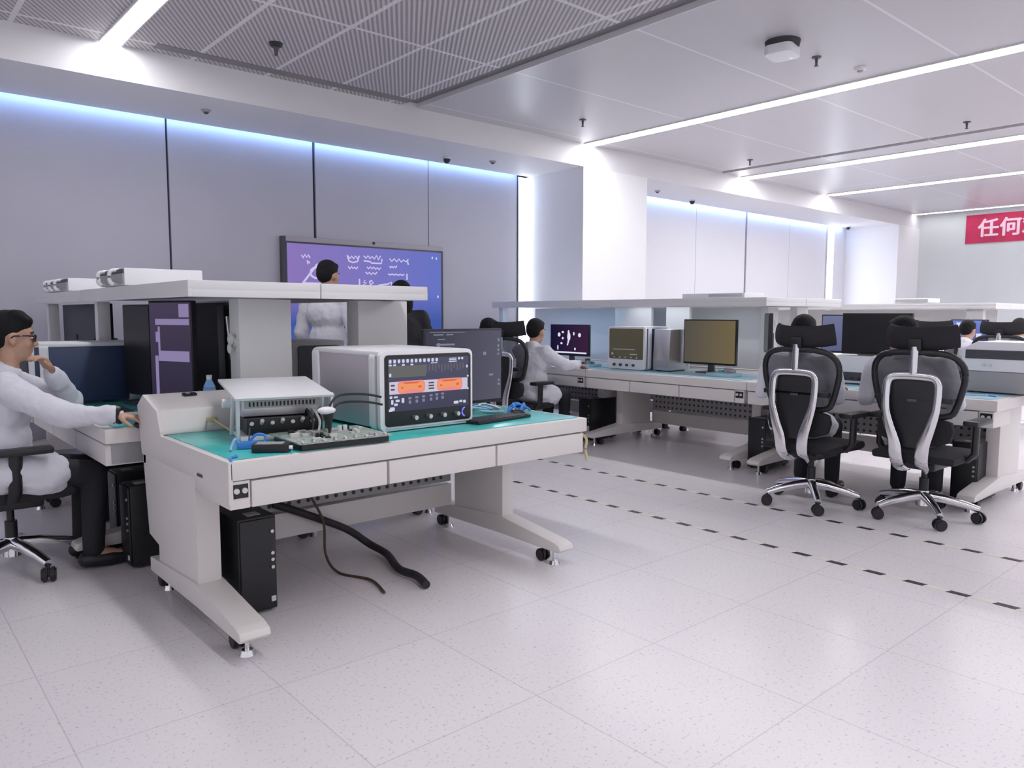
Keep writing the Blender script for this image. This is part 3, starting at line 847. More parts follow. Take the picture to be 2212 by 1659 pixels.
# things beyond the oscilloscope, at the other end of the bench
def monitor(label, loc, rz, w, h, zc, screen, group='bench monitors', stand=True, thick=0.035):
    t = thing('monitor', label, 'monitor', loc, rz, group)
    MB().box(-w / 2, w / 2, 0.0, thick, zc - h / 2, zc + h / 2, 0.006).build('body', 'black', t)
    s = MB().box(-w / 2 + 0.012, w / 2 - 0.012, -0.003, 0.002, zc - h / 2 + 0.02, zc + h / 2 - 0.012).build('screen', screen, t, smooth=False)
    if stand:
        st = MB().prism([(-0.035, 0.01), (0.035, 0.01), (0.025, zc), (-0.025, zc)], thick, thick + 0.03, 'y', 0.004)
        st.box(-0.03, 0.03, thick * 0.5, thick + 0.02, zc - 0.05, zc + 0.05)
        st.build('stand', 'gunmetal', t)
        MB().box(-0.12, 0.12, -0.05, 0.14, 0, 0.012, 0.005).build('base', 'gunmetal', t)
    return t
M['scr_grey'] = screen_mat('grey_desktop_screen', lin((60, 60, 74)), lin((92, 92, 108)), 1.0, 0, -0.3, 0.35)
mon = monitor('large dark grey screen with faint menu lines, half behind the oscilloscope', (2.74, 3.58, 0.784), R(0), 0.58, 0.45, 0.255, 'scr_grey')
sc = [c for c in mon.children if c.name.startswith('screen')][0]
M['menu'] = emat('menu_lines', lin((128, 132, 150)), 1.0)
b = MB()
for x, z, w_, h_ in ((-0.20, 0.462, 0.10, 0.004), (-0.08, 0.46, 0.16, 0.004), (-0.19, 0.447, 0.07, 0.006), (-0.11, 0.447, 0.05, 0.006), (-0.17, 0.42, 0.05, 0.005),
                     (-0.14, 0.39, 0.13, 0.010), (-0.19, 0.38, 0.015, 0.04), (0.26, 0.41, 0.014, 0.018), (0.257, 0.375, 0.013, 0.015), (0.257, 0.35, 0.013, 0.015), (0.257, 0.325, 0.013, 0.012),
                     (0.20, 0.20, 0.03, 0.012), (0.26, 0.165, 0.015, 0.012), (0.26, 0.14, 0.016, 0.014), (0.15, 0.33, 0.022, 0.020)):
    b.box(x - w_ / 2, x + w_ / 2, -0.0045, -0.003, z - h_ / 2, z + h_ / 2)
b.build('menu_text', 'menu', sc, smooth=False)
t = thing('keyboard', 'black keyboard with silver edge past the oscilloscope', 'keyboard', (2.60, 3.12, 0.7845), R(8))
MB().box(-0.21, 0.21, -0.07, 0.07, 0.0, 0.016, 0.004).build('body', 'black', t)
kb = MB()
for r_ in range(5):
    for k in range(15):
        kb.box(-0.20 + k * 0.0268, -0.20 + k * 0.0268 + 0.022, -0.062 + r_ * 0.025, -0.062 + r_ * 0.025 + 0.02, 0.0155, 0.020)
kb.build('keys', 'darkgrey', t, smooth=False)
t = thing('cable_clump', 'tangle of pale teal leads on the mat between oscilloscope and keyboard', 'cables', (2.62, 3.36, 0.7845))
for k in range(5):
    pts = [(-0.16 + 0.05 * k, -0.04 + 0.02 * k, 0.008), (-0.1 + 0.05 * k, 0.03, 0.02 + 0.008 * k), (0.0 + 0.04 * k, 0.06 - 0.03 * k, 0.03), (0.10 + 0.02 * k, 0.02 * k - 0.02, 0.014), (0.2, 0.02 * (k - 2), 0.008)]
    MB().tube(crv(pts, 5), 0.006).build('lead', ('matblue', 'greysteel', 'matblue', 'bluewater', 'alu')[k], t)
t = thing('cable_clump', 'crumpled blue leads at the far end of the teal mat', 'cables', (2.90, 3.28, 0.7845))
for k in range(4):
    a = k * 1.4
    pts = [(0.05 * math.cos(a), 0.05 * math.sin(a), 0.008), (0.03 * math.cos(a + 1), 0.03 * math.sin(a + 1), 0.05), (0.06 * math.cos(a + 2.4), 0.04 * math.sin(a + 2.4), 0.03), (0.08 * math.cos(a + 3.2), 0.06 * math.sin(a + 3.2), 0.008)]
    MB().tube(crv(pts, 6), 0.007).build('lead', 'blueplastic', t)
t = thing('computer_mouse', 'black mouse between the keyboard and the blue leads', 'mouse', (2.80, 3.17, 0.7845), R(20))
MB().ball((0, 0, 0.010), (0.032, 0.052, 0.026)).build('shell', 'black', t)
MB().cyl((-0.004, 0.03, 0.031), (0.004, 0.03, 0.031), 0.007).build('wheel', 'alu', t)
t = thing('adapter_block', 'small cream block standing behind the oscilloscope at the foot of the grey screen', 'adapter', (2.56, 3.46, 0.7845), 0)
MB().prism(rrect(0.10, 0.10, 0.02, 0, 0.052), -0.03, 0.03, 'y', 0.006).build('body', 'cream', t)
MB().cyl((0, -0.034, 0.03), (0, -0.029, 0.03), 0.008).build('jack', 'darkgrey', t)

# ------------------------------------------------------------------ tower computers
def tower(label, loc, rz, w=0.175, d=0.40, h=0.445):
    t = thing('computer_tower', label, 'computer', loc, rz, 'black computer towers under the benches')
    MB().box(0, w, 0, d, 0.012, h, 0.006).build('case', 'black', t)
    f = MB().box(0.006, w - 0.006, -0.012, 0.002, 0.02, h - 0.008, 0.008).build('front_panel', 'black', t)
    b = MB()
    for z in (h - 0.07, h - 0.17, h - 0.20, h - 0.235):
        b.cyl((w - 0.024, -0.018, z), (w - 0.024, -0.01, z), 0.008, 0.008, 14)
    b.build('ports', 'alu', f)
    MB().box(w * 0.35, w * 0.7, 0.04, 0.10, h - 0.001, h + 0.003, 0.001).build('top_vent', 'greysteel', t)
    MB().box(w - 0.034, w - 0.012, -0.016, -0.01, 0.05, 0.075, 0.002).build('badge', 'chip', f)
    b = MB()
    for x in (0.025, w - 0.025):
        for y in (0.04, d - 0.04):
            b.cyl((x, y, 0), (x, y, 0.014), 0.015)
    b.build('rubber_feet', 'darkgrey', t)
    return t
t1 = tower('black tower computer on the floor between the cream bench legs', (1.235, 3.255, 0), 0)
dup(t1, (5.92, 5.70, 0), R(-90), 'black tower computer hanging under the bench of the picture monitor worker')
dup(t1, (5.95, 3.66, 0), R(-90), 'black tower computer under the bench corner beside the hatless worker at the mesh chairs'.replace('hatless worker at the ', ''))
dup(t1, (5.98, 2.02, 0), R(-90), 'black tower computer inside the bench end with the white lidded instrument')

dup(t1, (1.06, 4.44, 0), R(-90), 'black tower computer in the shade beside the legs of the man in dark glasses')
dup(t1, (1.10, 4.86, 0), R(-90), 'black tower computer in the shade behind the knees of the man in dark glasses')
dup(t1, (1.10, 5.55, 0), R(-90), 'black tower computer in the shade beneath the instrument with the dark blue side')
# cables under the bench
tag(MB().tube(crv([(1.62, 3.76, 0.36), (1.75, 3.73, 0.30), (2.02, 3.74, 0.16), (2.16, 3.72, 0.05), (2.17, 3.55, 0.03), (2.09, 3.30, 0.028), (2.10, 3.15, 0.028), (2.07, 3.02, 0.024)], 8), 0.021).build('cable_sleeve', 'cable'),
    'thick black cable sleeve snaking out from under the cream bench', 'cable')
tag(MB().tube(crv([(1.46, 3.60, 0.42), (1.60, 3.70, 0.47), (1.72, 3.74, 0.56), (1.86, 3.75, 0.58)], 8), 0.014).build('power_cable', 'cable'),
    'dark cable climbing from the black tower to the bench underside', 'cable')
tag(MB().tube(crv([(1.76, 3.74, 0.52), (1.80, 3.72, 0.40), (1.86, 3.68, 0.24), (1.84, 3.62, 0.08), (1.85, 3.50, 0.009), (1.92, 3.30, 0.009), (1.88, 3.10, 0.009)], 8), 0.007).build('thin_cable', 'browncable'),
    'thin brown cable dropping from the bench to the floor tiles', 'cable')
tag(MB().tube(crv([(1.84, 3.72, 0.57), (1.90, 3.70, 0.50), (1.98, 3.72, 0.50), (2.03, 3.73, 0.57)], 8), 0.008).build('looped_cable', 'cable'),
    'short cable hanging in a loop against the back of the cream bench', 'cable')
tag(MB().tube(crv([(3.04, 2.94, 0.70), (3.07, 2.90, 0.66), (3.065, 2.90, 0.60), (3.075, 2.895, 0.54)], 8), 0.008).build('hanging_strap', 'tan'),
    'yellowish strap hanging off the drawer end of the cream bench', 'strap')

# ------------------------------------------------------------------ portrait screens under the shelf
M['scr_off'] = mat('dark_blank_screen', (0.012, 0.011, 0.014), 0.3)
M['scr_purple'] = screen_mat('purple_grey_screen', lin((48, 44, 62)), lin((70, 62, 84)), 1.0, 2, 0.1, 0.6)
M['purple_bar'] = emat('pale_purple_bars', lin((138, 126, 166)), 1.0)
m1 = monitor('tall black portrait monitor without picture below the shelf', (1.34, 5.08, 0.784), R(-80), 0.36, 0.56, 0.34, 'scr_off')
m2 = monitor('portrait monitor with purple window bars below the shelf corner', (1.40, 4.62, 0.784), R(-68), 0.36, 0.58, 0.35, 'scr_purple')
sc = [c for c in m2.children if c.name.startswith('screen')][0]
b = MB()
for x0, x1, z0, z1 in ((-0.12, 0.16, 0.50, 0.535), (-0.10, 0.155, 0.29, 0.35), (-0.13, -0.105, 0.08, 0.32), (-0.10, -0.085, 0.35, 0.49), (-0.12, -0.10, 0.40, 0.46), (0.08, 0.16, 0.545, 0.62)):
    b.box(x0, x1, -0.0045, -0.003, z0, z1)
b.build('window_bars', 'purple_bar', sc, smooth=False)
m3 = monitor('black monitor turned edge-on beside the blue bottle', (1.70, 4.62, 0.784), R(-118), 0.34, 0.56, 0.34, 'scr_off')
MB().tube(crv([(0.17, 0.05, 0.55), (0.17, 0.06, 0.42), (0.165, 0.07, 0.30), (0.12, 0.09, 0.285)], 6), 0.010).build('cable_arm', 'alu', m3)
t = thing('water_bottle', 'pale blue water bottle on the bench behind the console', 'bottle', (1.50, 4.30, 0.784), 0)
MB().cyl((0, 0, 0), (0, 0, 0.16), 0.034, 0.034, 20, 0.006).cyl((0, 0, 0.158), (0, 0, 0.20), 0.033, 0.014, 20).build('bottle_body', 'bluewater', t)
MB().cyl((0, 0, 0.20), (0, 0, 0.225), 0.015).build('cap', 'white2', t)

# monitors and instruments of the island with the mesh chairs
M['scr_dark'] = screen_mat('dark_blue_picture', lin((20, 20, 52)), lin((58, 34, 62)), 1.0, 0, -0.3, 0.3)
m4 = monitor('monitor showing a dark blue picture with white spots, before the seated worker', (6.28, 6.22, 0.784), R(-90), 0.62, 0.36, 0.27, 'scr_dark')
sc = [c for c in m4.children if c.name.startswith('screen')][0]
b = MB()
for x, z, rx, rz_ in ((-0.16, 0.33, 0.022, 0.024), (0.17, 0.33, 0.022, 0.024), (0.0, 0.31, 0.025, 0.05), (-0.005, 0.36, 0.014, 0.025), (-0.10, 0.36, 0.02, 0.012), (0.08, 0.345, 0.012, 0.02), (-0.10, 0.29, 0.014, 0.014),
                      (-0.01, 0.25, 0.012, 0.02), (-0.12, 0.23, 0.018, 0.012), (-0.02, 0.22, 0.01, 0.014), (-0.18, 0.18, 0.01, 0.03), (0.1, 0.17, 0.012, 0.016)):
    b.prism([(x + rx * math.cos(a), z + rz_ * math.sin(a)) for a in [2 * PI * k / 14 for k in range(14)]], -0.0045, -0.003, 'y')
b.box(-0.29, 0.28, -0.0045, -0.003, 0.118, 0.135)
b.build('picture_spots', 'glow', sc, smooth=False)
M['scr_glare'] = screen_mat('glare_tinted_screen', lin((82, 78, 74)), lin((112, 100, 72)), 1.0, 0, -0.3, 0.3)  # olive glare tint painted into the picture colours
m5 = monitor('wide glare-tinted olive screen standing alone on the empty bench', (6.30, 4.33, 0.784), R(-90), 0.60, 0.44, 0.30, 'scr_glare')
m6 = monitor('black monitor turned sideways beside the first mesh chair', (6.30, 3.72, 0.784), R(-145), 0.50, 0.36, 0.40, 'scr_off')
# white box with the big dark monitor on top
t = thing('scope_box', 'white box instrument holding up the big dark monitor between the mesh chairs', 'instrument', (6.18, 2.80, 0.784), R(-90), SG)
MB().box(-0.24, 0.24, 0, 0.40, 0.008, 0.235, 0.018).build('case', 'white2', t)
MB().box(-0.19, 0.16, -0.006, 0.01, 0.03, 0.10, 0.004).build('slot_panel', 'darkgrey', t)
b = MB()
for k in range(4):
    b.cyl((-0.12 + k * 0.06, -0.014, 0.05), (-0.12 + k * 0.06, 0.0, 0.05), 0.009)
b.build('knobs', 'black', t)
m7 = monitor('big dark monitor on the white box, between the mesh chairs', (6.30, 2.74, 1.021), R(-90), 0.56, 0.34, 0.175, 'scr_off')
M['scr_pblue'] = screen_mat('slate_blue_screen', lin((88, 92, 130)), lin((120, 124, 160)), 0.9, 2, 0.1, 0.6)
m8 = monitor('slate blue screen half behind the big dark monitor', (7.40, 3.45, 0.784), R(-90), 0.62, 0.38, 0.38, 'scr_pblue')
# white instrument with rounded lid
t = thing('spectrum_analyser', 'white instrument with rounded lid and dark window strip on the bench end', 'instrument', (6.22, 1.80, 0.784), R(-90), SG)
MB().prism([(-0.27, 0.16), (-0.27, 0.30), (-0.245, 0.335), (-0.20, 0.36), (-0.17, 0.375), (0.27, 0.375), (0.27, 0.16)], 0.0, 0.42, 'y', 0.01).build('hood', 'white2', t)
MB().box(-0.245, 0.26, -0.008, 0.006, 0.25, 0.315, 0.006).build('window', 'darkgrey', t)
MB().box(-0.27, 0.27, 0.01, 0.42, 0.01, 0.158, 0.006).build('plinth', 'greysteel', t)
for x in (-0.12, -0.08, 0.16):
    MB().cyl((x, -0.012, 0.205), (x, 0.004, 0.205), 0.012).build('button', 'chip' if x < 0.1 else 'black', t)
b = MB()
for x in (-0.22, 0.22):
    for y in (0.06, 0.36):
        b.cyl((x, y, 0), (x, y, 0.014), 0.018)
b.build('rubber_feet', 'black', t)
for k in range(2):
    o = MB().tube(crv([(5.90, 2.02 - 0.1 * k, 0.788), (5.95, 1.95, 0.79), (6.02, 1.86 - 0.08 * k, 0.79), (5.98, 1.76, 0.789)], 6), 0.005).build('blue_lead', ('blueplastic', 'matblue')[k])
    tag(o, ('blue lead lying on the bench before the rounded instrument', 'pale teal lead lying on the bench before the rounded instrument')[k], 'cable', 'leads before the rounded instrument')
for k, (x, y, lb) in enumerate(((6.05, 5.72, 'small teal boards heaped beside the upright scope'), (6.10, 4.02, 'pale parts heaped beside the olive screen'))):
    t = thing('parts_tray', lb, 'parts tray', (x, y, 0.784), R(-90))
    MB().box(-0.13, 0.13, -0.1, 0.1, 0, 0.03, 0.004).build('tray', 'matblue', t)
    random.seed(11 + k)
    for j in range(7):
        a, c_ = random.uniform(-0.1, 0.08), random.uniform(-0.08, 0.06)
        MB().box(a, a + 0.05, c_, c_ + 0.03, 0.03, 0.03 + random.uniform(0.015, 0.06), 0.003).build('component', random.choice(['chip', 'greysteel', 'mat', 'darkgrey']), t)
t = thing('test_tower', 'grey upright case between the upright scope and the olive screen', 'instrument', (6.10, 4.745, 0.784), R(-90), SG)
MB().prism([(0.0, 0.01), (0.0, 0.10), (0.02, 0.42), (0.32, 0.42), (0.32, 0.01)], -0.11, 0.09, 'x', 0.008).build('case', 'alu', t)
MB().box(-0.085, 0.065, -0.004, 0.03, 0.05, 0.11, 0.003).build('front_panel', 'greysteel', t)
for x in (-0.08, 0.06):
    MB().box(x - 0.02, x + 0.02, 0.04, 0.28, 0, 0.012).build('foot', 'black', t)

# far row
M['scr_blue'] = screen_mat('bright_blue_screen', lin((50, 66, 140)), lin((120, 138, 210)), 1.0, 2, 0.1, 0.5)
m9 = monitor('small bright blue screen in front of the far worker', (11.02, 3.60, 0.784), R(-90), 0.44, 0.36, 0.33, 'scr_blue')
sc = [c for c in m9.children if c.name.startswith('screen')][0]
b = MB()
for x, z in ((-0.12, 0.44), (0.05, 0.42), (-0.05, 0.34), (0.12, 0.30), (0.0, 0.25), (-0.13, 0.28)):
    b.box(x - 0.03, x + 0.03, -0.0045, -0.003, z - 0.02, z + 0.03)
b.build('picture_spots', 'glow', sc, smooth=False)
t = thing('rack_instrument', 'low grey instrument on the far shelf', 'instrument', (11.45, 4.5, 1.5105), R(-90), 'flat instruments on the raised shelf')
MB().box(-0.25, 0.25, 0, 0.35, 0.012, 0.075, 0.006).build('case', 'white2', t)
MB().box(-0.22, 0.22, -0.004, 0.01, 0.02, 0.065, 0.002).build('front_panel', 'greysteel', t)
t = thing('rack_instrument', 'flat white tray on the shelf in front of the bright wall', 'instrument', (6.45, 4.35, 1.5105), R(-90), 'flat instruments on the raised shelf')
MB().box(-0.42, 0.3, 0, 0.35, 0.0, 0.05, 0.006).build('case', 'white2', t)
MB().box(-0.1, 0.28, -0.004, 0.01, 0.01, 0.04, 0.002).build('front_panel', 'alu', t)

# ------------------------------------------------------------------ wall display
t = thing('wall_display', 'large purple touch display with white handwriting on the side wall', 'display', (3.68, YW - 0.002, 0), 0)
DW, DZ0, DZ1 = 2.205, 0.98, 2.215
fr = MB().box(0, DW, -0.06, 0, DZ0, DZ1, 0.008).build('frame', 'darkgrey', t)
MB().box(0.05, DW - 0.004, -0.064, -0.058, DZ1 - 0.055, DZ1 - 0.002, 0.002).build('top_rail', 'lilac', fr)
MB().cyl((1.17, -0.07, DZ1 - 0.015), (1.17, -0.05, DZ1 - 0.015), 0.018).build('camera_eye', 'black', fr)
m = screen_mat('purple_display', lin((138, 118, 184)), lin((104, 116, 196)), 1.0, 0, 0.1, 2.1)
nt = m.node_tree
e = [n for n in nt.nodes if n.type == 'EMISSION'][0]
old = e.inputs['Color'].links[0].from_socket
tc = [n for n in nt.nodes if n.type == 'TEX_COORD'][0]
sp = nt.nodes.new('ShaderNodeSeparateXYZ'); nt.links.new(tc.outputs['Object'], sp.inputs[0])
mr = nt.nodes.new('ShaderNodeMapRange'); mr.inputs['From Min'].default_value = 1.25; mr.inputs['From Max'].default_value = 1.62
nt.links.new(sp.outputs[2], mr.inputs['Value'])
mx = nt.nodes.new('ShaderNodeMixRGB'); mx.inputs['Color1'].default_value = (*lin((66, 88, 164)), 1)
nt.links.new(mr.outputs[0], mx.inputs['Fac']); nt.links.new(old, mx.inputs['Color2']); nt.links.new(mx.outputs[0], e.inputs['Color'])
M['display'] = m
scr = MB().box(0.06, DW - 0.04, -0.066, -0.060, DZ0 + 0.05, DZ1 - 0.075).build('screen', 'display', t, smooth=False)
M['ink'] = emat('pale_handwriting', lin((205, 196, 236)), 1.0)
def D(px, py):
    """a spot on the display, given as fractions of its width and height"""
    return (0.06 + px * (DW - 0.10), -0.068, DZ0 + 0.05 + (1 - py) * (DZ1 - DZ0 - 0.125))
def stroke(mb, pts, r=0.010):
    mb.tube([D(*p) for p in pts], r, 8)
b = MB()
stroke(b, [(0.085, 0.40), (0.17, 0.205), (0.20, 0.19), (0.275, 0.19), (0.262, 0.235)], 0.012)
stroke(b, [(0.085, 0.40), (0.22, 0.40)], 0.012)
b.build('sketch', 'ink', scr)
b = MB()
b.tube([D(0.17 + 0.04 * math.cos(a), 0.29 + 0.055 * math.sin(a)) for a in [2 * PI * k / 20 for k in range(20)]], 0.012, 8, closed=True)
b.build('sketch', 'ink', scr)
def scribble(x0, x1, y, amp, n, seed, r=0.008):
    random.seed(seed)
    b = MB()
    pts = []
    for k in range(n):
        pts.append((x0 + (x1 - x0) * k / (n - 1), y + amp * (1 if k % 2 else -1) * random.uniform(0.4, 1.0)))
    stroke(b, pts, r)
    b.build('handwriting', 'ink', scr)
scribble(0.08, 0.13, 0.125, 0.02, 6, 1)
scribble(0.112, 0.128, 0.185, 0.02, 4, 2)
scribble(0.36, 0.43, 0.11, 0.02, 7, 3)
scribble(0.46, 0.57, 0.10, 0.025, 9, 4)
scribble(0.63, 0.76, 0.115, 0.018, 9, 5)
scribble(0.36, 0.42, 0.22, 0.015, 7, 6)
scribble(0.48, 0.57, 0.215, 0.018, 9, 7)
scribble(0.63, 0.68, 0.19, 0.014, 7, 8)
scribble(0.47, 0.545, 0.27, 0.015, 7, 9)
scribble(0.62, 0.73, 0.275, 0.008, 9, 10)
scribble(0.02, 0.06, 0.44, 0.012, 5, 12)
for pts in ([(0.355, 0.09), (0.365, 0.15), (0.39, 0.165), (0.42, 0.15), (0.43, 0.09)], [(0.46, 0.14), (0.50, 0.145), (0.51, 0.16), (0.575, 0.16), (0.58, 0.11)], [(0.755, 0.12), (0.76, 0.16)], [(0.75, 0.26), (0.75, 0.33)],
            [(0.43, 0.335), (0.43, 0.42)], [(0.465, 0.35), (0.455, 0.37), (0.475, 0.375), (0.455, 0.40), (0.47, 0.42), (0.485, 0.41)], [(0.495, 0.36), (0.51, 0.35), (0.52, 0.37), (0.50, 0.395), (0.495, 0.36)],
            [(0.55, 0.40), (0.62, 0.38), (0.64, 0.36), (0.645, 0.42)], [(0.09, 0.545), (0.13, 0.545)], [(0.11, 0.545), (0.105, 0.62)], [(0.14, 0.62), (0.145, 0.55), (0.17, 0.56), (0.165, 0.585), (0.145, 0.59)]):
    b = MB()
    stroke(b, pts, 0.009)
    b.build('handwriting', 'ink', scr)
b = MB()
for px, py in ((0.935, 0.065), (0.965, 0.07), (0.975, 0.51), (0.03, 0.44)):
    b.prism(rrect(0.022, 0.032, 0.008, D(px, py)[0], D(px, py)[2]), -0.0675, -0.066, 'y')
b.build('tool_icons', 'ink', scr, smooth=False)

# ------------------------------------------------------------------ banner on the far wall
t = thing('banner', 'red cloth banner with pale characters high on the far wall', 'banner', (XF - 0.012, 6.11, 0), R(-90))
MB().box(0, 4.6, -0.004, 0.004, 2.87, 3.468).build('cloth', 'red', t, smooth=False)
cu = bpy.data.curves.new('lettering', 'FONT')
cu.body = '\u4efb\u4f55\u96be'
cu.size = 0.40
cu.space_character = 1.02
cu.extrude = 0.002
cu.offset = 0.0
cu.fill_mode = 'BOTH'
ob = bpy.data.objects.new('tmp_text', cu)
C.objects.link(ob)
dg = bpy.context.evaluated_depsgraph_get()
me = bpy.data.meshes.new_from_object(ob.evaluated_get(dg))
bpy.data.objects.remove(ob)
xs = [v.co.x for v in me.vertices]; ys = [v.co.y for v in me.vertices]
x0, x1, y0, y1 = min(xs), max(xs), min(ys), max(ys)
for v in me.vertices:
    v.co = Vector((0.24 + (v.co.x - x0), -0.006 - v.co.z, 3.0 + (v.co.y - y0)))
bm_ = bmesh.new()
bm_.from_mesh(me)
src = bm_.verts[:] + bm_.edges[:] + bm_.faces[:]
for k_, (dx, dz) in enumerate(((0.012, 0), (-0.012, 0), (0, 0.008), (0, -0.008))):
    g_ = bmesh.ops.duplicate(bm_, geom=src)['geom']
    bmesh.ops.translate(bm_, vec=(dx, -0.0004 * (k_ + 1), dz), verts=[v for v in g_ if isinstance(v, bmesh.types.BMVert)])
bm_.to_mesh(me)
bm_.free()
me.materials.clear()
link('lettering', me, 'lettering', t, smooth=False)

# ================================================================== CHAIRS
def make_chair(label, loc, rz, group='mesh office chairs'):
    """origin on the floor under the column, the sitter looks along +y"""
    t = thing('office_chair', label, 'chair', loc, rz, group)
    hub = MB().cyl((0, 0, 0.085), (0, 0, 0.185), 0.045, 0.036, 24, 0.004)
    hub.build('hub', 'chrome', t)
    for k in range(5):
        a = R(20 + 72 * k)
        d = Vector((math.cos(a), math.sin(a), 0))
        b = MB()
        pts = [d * 0.03 + Vector((0, 0, 0.150)), d * 0.12 + Vector((0, 0, 0.142)), d * 0.24 + Vector((0, 0, 0.118)), d * 0.325 + Vector((0, 0, 0.093))]
        b.tube(pts, [0.033, 0.030, 0.025, 0.021], 12)
        lg = b.build('base_leg', 'chrome', t)
        c = d * 0.322
        n = Vector((-d.y, d.x, 0))
        ca = MB()
        ax = (n * math.cos(0.6 + k) + d * math.sin(0.6 + k)).normalized()
        for s in (-0.019, 0.019):
            p = c + ax * s + Vector((0, 0, 0.037))
            ca.cyl(p - ax * 0.014, p + ax * 0.014, 0.037, 0.037, 20, 0.007)
        ca.ball(c + Vector((0, 0, 0.042)), (0.022, 0.022, 0.018), 12)
        ca.cyl(c + Vector((0, 0, 0.05)), c + Vector((0, 0, 0.085)), 0.008)
        ca.build('caster', 'black', lg)
    MB().cyl((0, 0, 0.15), (0, 0, 0.27), 0.029, 0.029, 20).cyl((0, 0, 0.26), (0, 0, 0.40), 0.018).build('gas_lift', 'black', t)
    MB().box(-0.12, 0.12, -0.16, 0.14, 0.345, 0.41, 0.02).build('mechanism', 'black', t)
    st = MB()
    st.prism([(-0.24, 0.43), (-0.22, 0.405), (0.20, 0.405), (0.255, 0.415), (0.27, 0.44), (0.24, 0.467), (0.1, 0.465), (-0.1, 0.46), (-0.23, 0.457)], -0.255, 0.255, 'x', 0.018)
    st.build('seat', 'blackcloth', t)
    # chrome spine: two swept ribbons joined by a cross bar and a stem for the headrest
    arms = []
    for s in (-1, 1):
        pts = crv([(s * 0.05, -0.12, 0.37), (s * 0.072, -0.225, 0.372), (s * 0.078, -0.275, 0.42), (s * 0.088, -0.29, 0.52), (s * 0.125, -0.295, 0.64), (s * 0.152, -0.29, 0.75), (s * 0.157, -0.28, 0.88), (s * 0.148, -0.276, 0.93), (s * 0.12, -0.274, 0.955), (s * 0.06, -0.272, 0.962), (0, -0.272, 0.963)], 5)
        arms.append(pts)
    b = MB()
    for pts in arms:
        n = len(pts)
        wd = [0.040 if p.z < 0.5 else (0.024 if p.z > 0.75 else 0.024 + 0.016 * (0.75 - p.z) / 0.25) for p in pts]
        b.tube(pts, 0.02, 12, flat=[(q, 0.010) for q in wd], up=(0, 1, 0.02))
    b.tube([(0, -0.272, 0.955), (0, -0.268, 1.06), (0, -0.262, 1.15)], 0.02, 12, flat=(0.024, 0.010), up=(0, 1, 0.02))
    b.build('spine_frame', 'chrome', t)
    b = MB()
    b.prism([(-0.13, 0.92), (-0.11, 0.94), (0.11, 0.94), (0.13, 0.92), (0.14, 0.78), (0.115, 0.62), (0.08, 0.50), (-0.08, 0.50), (-0.115, 0.62), (-0.14, 0.78)], -0.262, -0.248, 'y', 0.004)
    b.build('back_plate', 'black', t)
    MB().box(-0.028, 0.028, -0.2655, -0.261, 0.80, 0.815, 0.002).build('badge', 'gunmetal', t)
    # upper back: rounded black ring with see-through mesh
    out = [(0.0, 1.115), (0.12, 1.112), (0.215, 1.09), (0.268, 1.03), (0.275, 0.95), (0.258, 0.86), (0.232, 0.77), (0.20, 0.72), (0.10, 0.705), (0.0, 0.70)]
    full = out + [(-x, z) for x, z in out[-2:0:-1]]
    def back_y(x, z):
        return -0.222 + 0.55 * x * x - 0.10 * (z - 0.9)
    ring = crv([(x, back_y(x, z), z) for x, z in full] + [(full[0][0], back_y(*full[0]), full[0][1])], 3)[:-1]
    MB().tube(ring, 0.02, 10, closed=True).build('back_frame', 'black', t)
    bm = bmesh.new()
    cv = bm.verts.new((0, back_y(0, 0.9), 0.9))
    rings = [[bm.verts.new((p.x * f, back_y(p.x * f, 0.9 + (p.z - 0.9) * f), 0.9 + (p.z - 0.9) * f)) for p in ring] for f in (0.33, 0.66, 0.98)]
    n = len(ring)
    for i in range(n):
        bm.faces.new((cv, rings[0][i], rings[0][(i + 1) % n]))
        for a, c in ((0, 1), (1, 2)):
            bm.faces.new((rings[a][i], rings[c][i], rings[c][(i + 1) % n], rings[a][(i + 1) % n]))
    mb = MB(); mb.bm.free(); mb.bm = bm
    mb.build('back_mesh', 'mesh', t)
    MB().box(-0.24, 0.24, -0.262, -0.215, 0.80, 0.835, 0.01).build('cross_bar', 'black', t)
    # lumbar pad
    b = MB()
    b.prism([(x, z) for x, z in ((-0.235, 0.62), (-0.22, 0.68), (-0.12, 0.70), (0.12, 0.70), (0.22, 0.68), (0.235, 0.62), (0.215, 0.55), (0.12, 0.515), (-0.12, 0.515), (-0.215, 0.55))], -0.215, -0.165, 'y', 0.016)
    b.build('lumbar_pad', 'blackcloth', t)
    # headrest
    b = MB()
    pts = [(-0.21, -0.14, 1.22), (-0.13, -0.20, 1.205), (0, -0.222, 1.20), (0.13, -0.20, 1.205), (0.21, -0.14, 1.22)]
    b.tube(crv(pts, 5), 0.05, 14, flat=(0.024, 0.075), up=(0, 0, 1))
    b.build('headrest', 'blackcloth', t)
    MB().box(-0.04, 0.04, -0.27, -0.23, 1.12, 1.20, 0.012).build('headrest_hinge', 'black', t)
    for s in (-1, 1):
        ar = MB()
        ar.tube([(s * 0.17, -0.02, 0.425), (s * 0.26, -0.02, 0.43), (s * 0.295, -0.01, 0.47), (s * 0.295, 0.0, 0.655)], 0.02, 12, flat=(0.022, 0.03), up=(0, 1, 0.1))
        ar.build('arm_post', 'black', t)
        MB().box(s * 0.295 - 0.045, s * 0.295 + 0.045, -0.12, 0.16, 0.655, 0.69, 0.014).build('arm_pad', 'black', t)
    return t
c2 = make_chair('mesh chair with chrome frame, its wheels standing closer to the white lidded instrument', (5.36, 1.97, 0), R(-90))
c1 = dup(c2, (5.13, 2.64, 0), R(-92), 'mesh chair with chrome frame, its wheels standing beside the bench corner with the tower')
dup(c2, (5.08, 5.74, 0), R(-84), 'mesh chair of the worker turned to the dark blue picture monitor')
